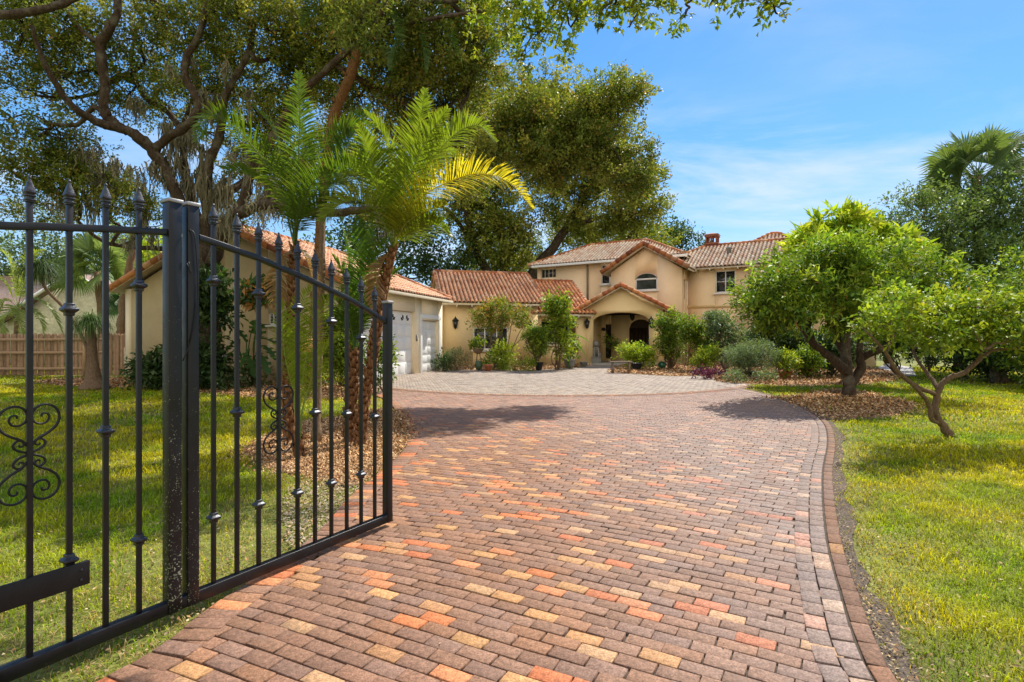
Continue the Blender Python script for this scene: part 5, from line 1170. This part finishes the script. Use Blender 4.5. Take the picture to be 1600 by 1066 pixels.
# pale leaning dead trunk
t=thing('dead_trunk','pale bare leaning trunk between the fence and the garage','trunk',ground_of(P(188,590,22.6))); m=M(); limbs(m,[(PP([(186,590,22.6),(188,540,22.6),(192,500,22.5),(197,450,22.4),(204,410,22.3),(210,375,22.2),(218,350,22.2)]),[.10,.14,.20,.16,.14,.12,.09])]); m.build('stem',MT['palm_grey'],t,smooth=True)

# ------------------------------------------------------------------ the two trees on the right lawn
tree('small_tree','big spreading broad crowned tree with low dark forked trunk in the right mulch bed','tree',G(1325,618),
 [(PP([(1325,619,14.4),(1326,600,14.4),(1322,582,14.4),(1308,568,14.3),(1288,550,14.2),(1272,538,14.1),(1255,515,14.0),(1235,505,13.9),(1205,515,13.8),(1185,500,13.7)]),[.18,.14,.14,.12,.10,.09,.07,.055,.04,.025]),
  (PP([(1322,612,14.4),(1338,590,14.4),(1346,572,14.4),(1342,548,14.5),(1350,520,14.6),(1375,490,14.8),(1400,460,15)]),[.10,.11,.11,.08,.065,.05,.03]),
  (PP([(1325,585,14.4),(1320,560,14.6),(1310,530,14.8),(1300,500,15),(1280,470,15.2)]),[.12,.10,.09,.07,.04]),
  (PP([(1272,540,14.1),(1262,515,14.3),(1268,490,14.6),(1262,450,14.8)]),[.10,.08,.06,.03]),
  (PP([(1344,560,14.5),(1370,548,14.2),(1400,530,14),(1430,500,13.8)]),[.10,.08,.06,.04])],
 [E(1205,450,13.6,42,30,1.3,280),E(1182,482,13.6,30,20,1.0,144),E(1232,490,13.2,40,22,1.1,187),E(1262,425,14.2,50,30,1.6,357),E(1315,415,14.6,52,30,1.7,357),E(1380,425,15,52,30,1.7,340),E(1440,440,15.2,40,28,1.5,238),E(1290,470,13.6,50,34,1.5,340),E(1350,480,14,50,34,1.6,323),E(1228,412,14.4,20,12,.9,51),E(1420,485,15,40,26,1.4,187)],
 leaf=.155,wd=.05,per=12,spread=.15,pal='mango',sub=26,r0=.05,dead=.006,dark_in=.22,group=None,tn=5,shell=.35,upbias=.1,rough=.04)
tree('small_tree','low umbrella shaped tree with thin angled trunks on the right lawn','tree',G(1482,681),
 [(PP([(1484,682,8.4),(1474,665,8.38),(1464,650,8.35),(1462,630,8.35),(1468,606,8.35),(1482,592,8.35),(1505,583,8.3),(1525,566,8.25),(1552,548,8.2),(1590,545,8.1)]),[0.074,0.056,0.048,0.046,0.044,0.041,0.037,0.033,0.026,0.015]),
  (PP([(1470,662,8.38),(1456,655,8.3),(1450,630,8.2),(1430,605,8.0),(1400,577,7.8),(1385,552,7.7),(1370,535,7.6),(1350,515,7.5)]),[0.030,0.033,0.031,0.030,0.027,0.022,0.018,0.011]),
  (PP([(1466,608,8.35),(1450,585,8.6),(1432,560,8.8),(1428,545,8.9),(1445,530,9)]),[0.033,0.028,0.022,0.021,0.015]),
  (PP([(1462,616,8.35),(1440,608,8.2),(1428,600,8.0)]),[0.033,0.030,0.026]),
  (PP([(1552,548,8.2),(1530,520,8.3),(1500,500,8.4)]),[0.022,0.015,0.009]),(PP([(1525,566,8.25),(1535,545,7.9),(1520,515,7.7)]),[0.018,0.013,0.007]),(PP([(1385,552,7.7),(1400,520,7.8),(1420,500,8)]),[0.015,0.011,0.007])],
 [E(1378,508,7.7,26,14.8,.45,64),E(1400,483,8.0,40,18.0,.6,108),E(1450,488,8.3,45,21.3,.7,136),E(1500,486,8.4,45,21.3,.75,144),E(1550,488,8.3,45,21.3,.75,144),E(1600,498,8.1,40,21.3,.7,108),E(1430,523,8.0,40,14.8,.55,86),E(1490,523,8.2,40,13.9,.6,86),E(1550,523,8.0,40,13.1,.6,79),E(1640,508,8,45,24.6,.8,100),E(1585,523,7.8,30,13.9,.5,50)],
 leaf=.08,wd=.04,per=13,spread=.10,pal='bright',sub=20,r0=.02,bark='twig',tn=6,upbias=.25,dead=.01)

# right background
tree('broadleaf_tree','yellow green large leaved tree standing behind the spreading mulch bed tree','tree',ground_of(P(1325,575,20)),
 [(PP([(1325,595,19.5),(1322,520,19.6),(1318,440,19.8),(1320,390,20)]),[.16,.14,.11,.08])],
 [E(1290,385,19.5,36,26,1.2,75),E(1340,375,20,45,30,1.4,95),E(1310,355,20,30,14,1.0,36),E(1375,395,20.5,36,24,1.2,66),E(1260,400,19.5,22,16,1.0,34)],leaf=.48,wd=.12,per=13,spread=.13,pal='lime',sub=5,tn=3,upbias=.6,shell=.5)
for (lab,b,lm_,el,pl_,lf) in (
 ('tall dark glossy tree at the right edge below the fan palm',(1500,575,25),[(1500,590,25),(1498,480,25),(1490,400,25),(1480,350,25)],[E(1450,370,24.5,50,50,2.2,380),E(1520,340,25,60,40,2.4,440),E(1590,350,25,50,50,2.4,380),E(1430,320,25,28,20,1.4,90),E(1560,300,25.5,50,22,1.8,190),E(1480,420,24,60,45,2.2,360),E(1570,420,24,60,45,2.2,360),E(1650,380,24.5,50,70,2.4,300),E(1410,400,25,36,40,1.8,180)],'olive',.17),
 ('feathery dark tree further back left of the tall glossy tree',(1390,580,34),[(1390,575,34),(1388,450,34),(1392,380,34)],[E(1360,385,34,30,22,2,90),E(1400,365,34,24,30,2,110),E(1393,338,34,6,12,.5,26),E(1362,345,34,5,12,.4,18),E(1345,358,34,6,9,.4,14),E(1420,345,34,12,14,1,30)],'dark',.2),
 ('shaded tree filling the space behind the small umbrella tree',(1560,590,19),[(1560,600,18.8),(1558,560,18.8),(1550,500,18.8)],[E(1500,470,20,60,40,2,300),E(1590,460,19.5,60,50,2,330),E(1550,540,19,50,36,1.6,230),E(1620,550,18.5,50,40,1.6,200)],'mango',.13)):
    tree('broadleaf_tree',lab,'tree',ground_of(P(*b)),[(PP(lm_),[.26,.2,.14,.08])],el,leaf=lf,wd=lf*.45,per=12,spread=lf*1.7,pal=pl_,sub=14,tn=4,group=None)
def bush(label,base,ells,pal='mango',leaf=.09,wd=None,name='shrub',cat='shrub',stems=6,sr=.02,per=11,spread=None,sub=12,group=None,sh=.5,bark_='twig',z0=0,**kw):
    t=thing(name,label,cat,base,group=group); mc=M(); subs=crown(mc,ells,leaf=leaf,wd=wd or leaf*.48,per=per,spread=spread or leaf*1.3,pal=pal,sub=sub,shell=sh,keepd=1.08,**kw); mt_=M(); b=np.array([base[0],base[1],z0])
    allc=np.concatenate([s for _,s in subs]); 
    for i in rng.permutation(len(allc))[:stems]:
        p=bend(b+rng.normal(size=3)*[.05,.05,0],allc[i],3,.12); tube(mt_,p,np.linspace(sr,sr*.35,len(p)),5,caps=False)
    mt_.build('stem',MT[bark_],t,smooth=True); mc.build('foliage',MT['leaf'],t); return t
def hb(px,py,gy,rx,ry,rd,n): # ellipsoid standing at the depth of ground row gy
    Y=FPX*CAMH/(gy-HZ); return E(px,py,Y,rx,ry,rd,n)
for i,(lab,x,gy,rx,ry,n,pl_,cy_) in enumerate((
 ('dark hedge shrub behind the garden path, nearest to the path',1400,585,40,30,380,'dark',528),('tall dark hedge shrub at the far right behind the small tree',1570,597,50,44,520,'dark',545),
 ('dark rounded shrub between the two forks of the mulch bed tree',1450,580,44,40,420,'dark',520),('deep green shrub behind the mulch bed tree trunk',1300,588,40,34,400,'dark',545),('glossy dark shrub right of the path end',1510,590,45,42,440,'dark',535),
 ('dense green shrub at the right edge of the lawn',1640,610,50,50,480,'mango',540))):
    bush(lab,G(x,gy),[hb(x,cy_,gy,rx,ry,1.3,n)],pl_,.16,name='hedge_shrub',cat='shrub',stems=5,sr=.04)

# back treeline and left background
for lab,b,el,pl_ in (
 ('dark trees behind the garage roof, left of the oak crown',(620,560,46),[E(560,380,44,45,50,3,250),E(620,360,46,50,55,3,300),E(670,390,44,40,50,3,260),E(700,430,46,40,40,3,200)],'dark'),
 ('dark rounded tree top behind the chimney',(1040,560,60),[E(1000,385,58,45,24,3,200),E(1040,375,60,24,24,3,180),E(1058,362,60,9,12,1,40),E(1075,378,60,14,10,1.5,60),E(1095,385,60,10,8,1,36)],'dark'),
 ('light green trees beyond the neighbour house',(90,560,46),[E(20,430,44,60,60,4,300),E(100,400,46,50,50,4,280),E(170,410,44,40,50,3,220),E(230,400,44,36,30,3,160)],'grey'),
 ('dark distant trees filling the gap behind the garage',(420,560,50),[E(300,440,50,120,40,4,220),E(480,410,50,60,22,4,100),E(430,400,52,30,10,2,30)],'dark'),
 ('yellow flowering tree behind the garage eave',(230,560,34),[E(236,395,33,20,16,1.5,70),E(225,420,33,18,14,1.2,50)],'lime'),
 ('distant green trees behind the right hedge',(1500,560,45),[E(1400,480,44,100,40,4,260),E(1560,470,44,100,50,4,300),E(1700,460,44,80,60,4,200)],'dark')):
    tree('distant_tree',lab,'tree',ground_of(P(*b)),[([np.array([*ground_of(P(*b))]),P(b[0],500,b[2]),P(b[0],430,b[2])],[.4,.3,.2])],el,leaf=.34,wd=.17,per=11,spread=.55,pal=pl_,sub=12,twig=False)

# ------------------------------------------------------------------ garden plants by the house
bush('rounded ornamental tree with bare forked stems before the wide window',G(775,577),[hb(760,490,577,18,14,.7,110),hb(785,484,577,24,15,.9,160),hb(810,495,577,20,14,.7,110),hb(770,507,577,22,10,.7,90),hb(745,505,577,11,9,.4,34),hb(823,507,577,8,10,.4,36)],'mixr',.12,name='ornamental_tree',cat='tree',stems=13,sr=.032,sub=8)
bush('bright yellow green low bush right of the window sill',G(783,577),[hb(787,550,577,14,12,.5,130)],'lime',.13,stems=5)
bush('square clipped potted bush with dark green leaves',G(838,578.5),[hb(832,526,578.5,13,13,.6,230),hb(846,527,578.5,13,13,.6,230),hb(839,544,578.5,14,10,.5,150)],'mango',.10,stems=14,sr=.035,sh=.35,z0=.35,name='clipped_bush')
t=thing('flower_pot','square dark planter under the clipped bush','pot',G(842,579)); m=M(); x,y=G(842,579); lathe(m,[x,y,0],[(.13,0),(.20,.34),(.22,.36),(.22,.40),(.17,.40)],4); m.build('pot_body',MT['darkpot'],t,bevel=.01)
bush('tall light green leafy plant left of the entry porch',G(872,578),[hb(873,482,578,9,16,.35,110),hb(877,510,578,9,16,.35,90),hb(880,540,578,6,14,.3,50),hb(864,478,578,6,7,.25,24)],'bright',.20,stems=9,sr=.03,name='tall_plant',cat='plant')
bush('grey green feathery low shrub at the garage corner of the yellow wall',G(712,579),[hb(712,561,579,22,11,.7,170),hb(700,566,579,12,9,.5,60)],'grey',.11,wd=.025,stems=7)
bush('low row of strappy green plants below the wall',G(810,579.5),[hb(800,571,579.5,14,6,.5,70),hb(820,572,579.5,14,6,.5,70)],'bright',.16,wd=.04,stems=3)
bush('small green plant in a terracotta pot under the sill',G(763,579),[hb(763,563,579,8,8,.3,40)],'mango',.12,stems=3,z0=.3)
t=thing('flower_pot','small terracotta pot under the window sill','pot',G(763,580)); m=M(); x,y=G(763,580); lathe(m,[x,y,0],[(.12,0),(.17,.24),(.20,.26),(.20,.31),(.15,.31)],14); m.build('pot_body',MT['pot'],t)
bush('dark shade plant in the corner behind the small garage door',G(694,580),[hb(692,566,580,9,12,.4,70)],'dark',.12,stems=3)
# planter bowl on stand by the window
x,y=G(747,576); t=thing('planter_bowl','wicker bowl planter on a stand before the window with green succulents','planter',(x,y)); m=M(); lathe(m,[x,y,.75],[(.05,0),(.18,.05),(.30,.24),(.31,.28),(.25,.27)],16); m.build('bowl',MT['bench'],t,smooth=True)
m=M(); [tube(m,[[x+.22*math.cos(a),y+.22*math.sin(a),0],[x+.08*math.cos(a),y+.08*math.sin(a),.78]],.018,5) for a in (0,2.1,4.2)]; m.build('stand',MT['black'],t)
m=M(); crown(m,[(np.array([x,y,1.25]),np.array([.34,.34,.22]),60)],leaf=.12,wd=.07,per=8,spread=.08,pal='bright',sub=8); m.build('foliage',MT['leaf'],t)
x,y=G(748,579.5); t=thing('round_cactus','round pale green pad plant under the planter bowl','plant',(x,y)); m=M(); lathe(m,[x,y,.02],[(.04,0),(.15,.08),(.20,.24),(.15,.4),(.04,.46)],14,col=(.08,.13,.07)); m.build('pad',MT['attr'],t,smooth=True)
# broad leaf plant beside tall plant
def bigleaf(m,c,d,L_,W_,pal,holes=0,droop=.35):
    d=nrm(d); s=nrm(np.cross(d,[0,0,1])); k=8; V=[]; pos=np.asarray(c,float)
    for j in range(k+1):
        t_=j/k; w=W_*math.sin(PI*min(1,t_*.92+.06))**.7*.5; u=np.cross(s,d)
        V+=[pos-s*w+u*w*.2,pos,pos+s*w+u*w*.2]; pos=pos+d*L_/k; d=nrm(d-np.array([0,0,droop/k*2]))
    q=[]
    for j in range(k):
        if holes and j%2==1 and 0<j<k-1:
            # deep cuts from the margin
            V2=None
        else: q+=[[3*j,3*j+1,3*j+4,3*j+3],[3*j+1,3*j+2,3*j+5,3*j+4]]
        if holes and j%2==1:
            a=V[3*j];b=V[3*j+1];c2=V[3*j+4];e=V[3*j+3]; n0=len(V)
    m.add(V,q,col=np.array(pal)*rng.uniform(.75,1.3))
    if holes:
        for j in range(1,k-1,2):
            a,b,c_=np.array(V[3*j]),np.array(V[3*j+1]),np.array(V[3*j+2]); a2,b2,c2=np.array(V[3*j+3]),np.array(V[3*j+4]),np.array(V[3*j+5])
            m.add([b*.5+a*.5,b,b2,b2*.5+a2*.5,b*.5+c_*.5,b2*.5+c2*.5],[[0,1,2,3],[1,4,5,2]],col=np.array(pal))
def leafy(label,base,specs,L_,W_,pal,name='broad_leaf_plant',cat='plant',holes=0,parent=None):
    t=thing(name,label,cat,base); 
    for (p0,p1) in specs:
        a=P(*p0); b=P(*p1); m=M(); d=b-a; st=np.array([base[0],base[1],.02]); q=bend(st,a,2,.08,.0); tube(m,q,.016,5,col=np.array(pal)*1.2,caps=False); bigleaf(m,a,d,L_*rng.uniform(.85,1.1),W_,pal,holes); m.build('leaf',MT['leaf'],t)
    return t
Yb=28.0
leafy('banana like plant with paddle leaves beside the porch pillar',G(888,576),[((888,522,Yb),(910,524,Yb)),((880,515,Yb),(862,508,Yb)),((886,520,Yb),(895,498,Yb)),((884,518,Yb),(878,500,Yb)),((888,530,Yb),(905,540,Yb))],1.2,.45,(.06,.14,.03))
bush('leafy plant in a pale glazed pot',G(890,574.5),[hb(890,552,574.5,8,10,.35,50),hb(896,540,574.5,4,8,.2,18)],'mango',.16,stems=4,z0=.35,name='potted_plant',cat='plant')
for (px,gy,r,h,mk,lab) in ((890,575.5,.30,.45,'stone','pale green glazed pot near the loggia'),(912,573,.22,.25,'stone','low grey stone bowl beside the porch pillar'),(995,579,.26,.36,'darkpot','dark blue glazed pot in front of the entry bush'),(1227,592,.24,.30,'pot','terracotta pot in the right bed'),(1173,590,.2,.25,'darkpot','dark pot among the grey green shrubs')):
    x,y=G(px,gy); t=thing('flower_pot',lab,'pot',(x,y)); m=M(); lathe(m,[x,y,0],[(r*.55,0),(r*.9,h*.5),(r*.95,h*.85),(r*1.08,h*.88),(r*1.08,h),(r*.85,h),(r*.8,h*.9)],16); m.build('pot_body',MT[mk],t,smooth=False)
# statue on plinth
x,y=G(931,569.5); t=thing('garden_statue','grey stone lion statue seated at the left side of the entry','statue',(x,y)); m=M(); box(m,[x,y,.20],(.50,.55,.40)); box(m,[x,y,.43],(.56,.6,.06)); m.build('plinth',MT['stone'],t,bevel=.015)
m=M(); tube(m,[[x,y+.16,.5],[x,y+.12,.75],[x,y-.02,1.0],[x,y-.06,1.12]],[.22,.20,.16,.12],10); tube(m,[[x,y+.03,1.10],[x,y-.08,1.20],[x,y-.12,1.30],[x,y-.1,1.38]],[.15,.19,.16,.06],10); tube(m,[[x,y-.2,1.17],[x,y-.30,1.14]],[.09,.06],8)
for s in (-1,1): tube(m,[[x+s*.12,y-.05,1.0],[x+s*.13,y-.14,.75],[x+s*.13,y-.17,.48],[x+s*.13,y-.26,.48]],[.08,.06,.055,.05],7); tube(m,[[x+s*.2,y+.15,.50],[x+s*.2,y,.62],[x+s*.2,y-.1,.49]],[.1,.11,.06],7); tube(m,[[x+s*.10,y-.08,1.36],[x+s*.12,y-.06,1.44]],[.04,.015],5)
m.build('lion_body',MT['stone'],t,smooth=True)
# hanging basket in the porch
p=P(952,538,33.4); t=thing('hanging_basket','hanging basket fern inside the entry porch','hanging basket',p); m=M(); tube(m,[p+[0,0,1.7],p+[0,0,.2]],.008,4); lathe(m,p-[0,0,.15],[(.06,0),(.2,.15),(.24,.26)],12); m.build('basket',MT['darkwood'],t); m=M(); crown(m,[(p+[0,0,.1],np.array([.42,.42,.28]),60)],leaf=.16,wd=.05,per=9,spread=.14,pal='mango',sub=8); m.build('foliage',MT['leaf'],t)
p=P(988,494,33.0); t=thing('hanging_lantern','dark pendant lantern hanging under the entry arch','lantern',p); m=M(); tube(m,[p+[0,0,.62],p+[0,0,.2]],.012,5); m.build('chain',MT['black'],t); m=M(); lathe(m,p-[0,0,.3],[(.02,0),(.12,.12),(.17,.35),(.10,.48),(.02,.54)],6); m.build('shade',MT['black'],t)
p=P(943,515,33.2); t=thing('wall_ornament','small dark round ornament on the porch back wall','ornament',p); m=M(); lathe(m,p,[(.02,-.1),(.12,-.05),(.14,.02),(.08,.1),(.02,.12)],8); m.build('disc',MT['black'],t)
# bench
x,y=G(970,583); t=thing('garden_bench','backless weathered wooden bench in front of the entry bushes','bench',(x,y)); 
for i in range(3): m=M(); box(m,[x,y-.11+.11*i,.50],(.98,.10,.045)); m.build('seat',MT['bench'],t,bevel=.006)
for s in (-1,1): 
    m=M(); box(m,[x+s*.36,y-.10,.235],(.08,.06,.47)); m.build('leg',MT['bench'],t); m=M(); box(m,[x+s*.36,y+.10,.235],(.08,.06,.47)); m.build('leg',MT['bench'],t)
m=M(); box(m,[x,y,.30],(.66,.05,.06)); m.build('stretcher',MT['bench'],t)
bush('bright green rounded bush behind the bench',G(990,577),[hb(978,550,577,14,9,.6,110),hb(995,553,577,14,10,.6,120),hb(1008,560,577,14,11,.5,100),hb(990,563,577,12,8,.5,70),hb(1015,556,577,8,8,.3,36)],'lime',.13,stems=6)
strappy('agave_plant','spiky upright agave behind the bright bush','plant',G(999,572),[np.array([*G(999,572),.0]),np.array([*G(999,572),.5]),np.array([*G(999,572),.9])],[.06,.05,.05],46,1.25,(.13,.19,.10),w=.07,parts=('stem','leaves'))
p=G(1034,577); t=thing('glass_gazing_ball','dark green glazed ball on the mulch before the tall shrub','ball',p); m=M(); th=np.linspace(-PI/2,PI/2,12); lathe(m,[p[0],p[1],.20],[(.20*math.cos(a)+.001,.20*math.sin(a)) for a in th],20,col=(.02,.10,.06)); m.build('ball',surf('green_glaze',(.02,.12,.07),.12,n1=(6,.5),spec=.8,bump_s=0),t,smooth=True)
bush('tall open green shrub right of the entry arch',G(1048,577),[hb(1045,502,577,15,14,.7,150),hb(1054,520,577,17,17,.7,180),hb(1040,532,577,16,18,.7,140),hb(1052,545,577,18,14,.7,110),hb(1036,508,577,10,12,.5,60)],'mango',.13,stems=16,sr=.035)
bush('leafy green shrub under the upper window, left one',G(1092,580),[hb(1080,515,580,16,18,.7,170),hb(1100,525,580,20,20,.8,220),hb(1090,545,580,16,12,.7,90)],'mango',.13,stems=12,sr=.035)
bush('leafy pale green shrub under the upper window, right one',G(1135,582),[hb(1125,508,582,20,18,.9,200),hb(1145,525,582,22,18,.8,200),hb(1130,545,582,20,14,.8,140)],'grey',.12,stems=10,sr=.035)
bush('low yellow green shrub in front of the tall shrubs',G(1105,584),[hb(1100,563,584,16,12,.6,130),hb(1112,553,584,10,9,.4,60)],'lime',.11,stems=5)
bush('purple leaved ground plants at the edge of the court',G(1108,592),[hb(1090,587,592,13,4,.4,45),hb(1115,585,592,16,5,.5,60)],'purple',.10,stems=3,sr=.01,name='purple_plant',cat='plant')
bush('grey green spiky rosemary like shrub in the right bed',G(1175,592),[hb(1160,558,592,24,16,.8,260),hb(1190,556,592,24,16,.8,260),hb(1175,575,592,26,10,.7,150),hb(1150,572,592,14,10,.5,80)],'grey',.12,wd=.018,stems=10,per=16,upbias=.9)
bush('low mounded grey shrub at the front edge of the right bed',G(1155,598),[hb(1150,589,598,16,7,.4,90),hb(1195,590,598,16,7,.4,90)],'grey',.07,stems=3)
bush('dark leafy shrub under the left side of the spreading tree',G(1265,592),[hb(1262,560,592,14,22,.6,220)],'mango',.13,stems=8,sr=.03)
bush('green flowering plant in the terracotta pot of the right bed',G(1227,592.5),[hb(1226,568,592.5,12,12,.5,110)],'bright',.13,stems=4,z0=.28)
bush('bluish green shrub mass behind the right bed',G(1215,584),[hb(1205,530,584,26,24,1,260),hb(1240,545,584,22,24,1,220)],'dark',.16,stems=6,sr=.03)

# ------------------------------------------------------------------ plants in the left bed
Yw=17.2
leafy('monstera with big cut leaves against the garage wall',G(395,604),[((375,530,16.6),(352,545,16.5)),((385,535,16.6),(372,515,16.6)),((392,520,16.7),(410,505,16.6)),((400,515,16.7),(385,498,16.6)),((390,545,16.5),(375,570,16.3)),((402,550,16.4),(415,570,16.3)),((398,530,16.5),(418,528,16.4)),((370,545,16.4),(350,562,16.3)),((410,540,16.5),(430,555,16.4)),((385,555,16.3),(395,575,16.2)),((405,530,16.5),(400,505,16.3)),((365,535,16.5),(345,525,16.4))],.72,.52,(.04,.09,.025),name='monstera_plant',holes=1)
bush('dark climbing leaves clinging to the oak trunk',G(328,604),[E(322,450,16.2,14,22,.45,90),E(330,480,16.2,16,22,.45,90),E(312,555,16.2,16,24,.4,90),E(318,588,16.2,20,12,.4,70),E(345,455,16.3,12,16,.4,50)],'dark',.22,name='climbing_plant',cat='climber',stems=10,sr=.02)
bush('deep green shrub at the foot of the garage gable, left of the gate posts',G(245,607),[E(243,582,16.5,16,18,.5,130),E(250,598,16.5,14,9,.4,60)],'dark',.18,stems=5)
for i,(x,gy,lab) in enumerate(((350,610,'low dark fern clump in the shaded mulch, leftmost'),(385,607,'low dark fern clump in the shaded mulch, between oak and monstera'),(508,603,'small bright fern by the garage corner'))):
    bush(lab,G(x,gy),[hb(x,gy-11,gy,16,8,.5,60)],'dark' if i<2 else 'bright',.20,wd=.05,stems=3,name='fern',cat='fern',per=9)
bush('glossy dark green shrub standing at the garage front corner',G(535,604),[E(530,520,16.2,18,20,.6,150),E(542,545,16,18,24,.6,160),E(522,555,16.2,16,22,.5,110),E(545,575,16,16,16,.5,90),E(528,500,16.3,14,12,.5,70)],'mango',.14,stems=9,sr=.03)
bush('upright green shrub beside the large garage door seen past the gate end',G(604,612),[E(596,545,15.4,9,18,.3,60),E(602,565,15.4,8,18,.3,60),E(594,580,15.4,9,14,.3,50)],'mango',.12,stems=5)
p=P(403,458,15.8); t=thing('hanging_fern','brown and green staghorn fern ball hanging from the oak','hanging plant',p); m=M(); crown(m,[(p,np.array([.36,.36,.30]),70)],leaf=.26,wd=.10,per=9,spread=.10,pal='dark',sub=8,dead=.45); m.build('foliage',MT['leaf'],t); m=M(); tube(m,[p+[0,0,2.6],p],.010,4); th=np.linspace(-PI/2,PI/2,8); lathe(m,p,[(.22*math.cos(a)+.001,.22*math.sin(a)) for a in th],12); m.build('root_ball',MT['bark'],t)
p=P(487,545,14.5); t=thing('bird_feeder','orange roofed bird feeder on a thin post before the garage wall','bird feeder',ground_of(p)); m=M(); tube(m,[[p[0]-.1,p[1],0],[p[0]-.1,p[1],p[2]-.1]],.022,6); m.build('post',MT['black'],t); m=M(); x,y,z=p; m.add([[x-.28,y-.25,z-.08],[x+.22,y-.25,z-.08],[x+.22,y+.25,z-.08],[x-.28,y+.25,z-.08],[x-.03,y-.05,z+.34],[x-.03,y+.05,z+.34]],tris=[[0,1,4],[2,3,5]],quads=[[1,2,5,4],[3,0,4,5],[0,3,2,1]],col=(.62,.30,.10)); m.build('roof',MT['attr'],t)
x,y=G(571,662); t=thing('garden_light','short black path light stake in the mulch island','garden light',(x,y)); m=M(); tube(m,[[x,y,0],[x,y,.16]],.02,8); m.build('stake',MT['black'],t); m=M(); box(m,[x,y,.24],(.09,.09,.17)); m.build('lamp_head',MT['black'],t,bevel=.01)
# yard lamp posts and small things near the path on the right
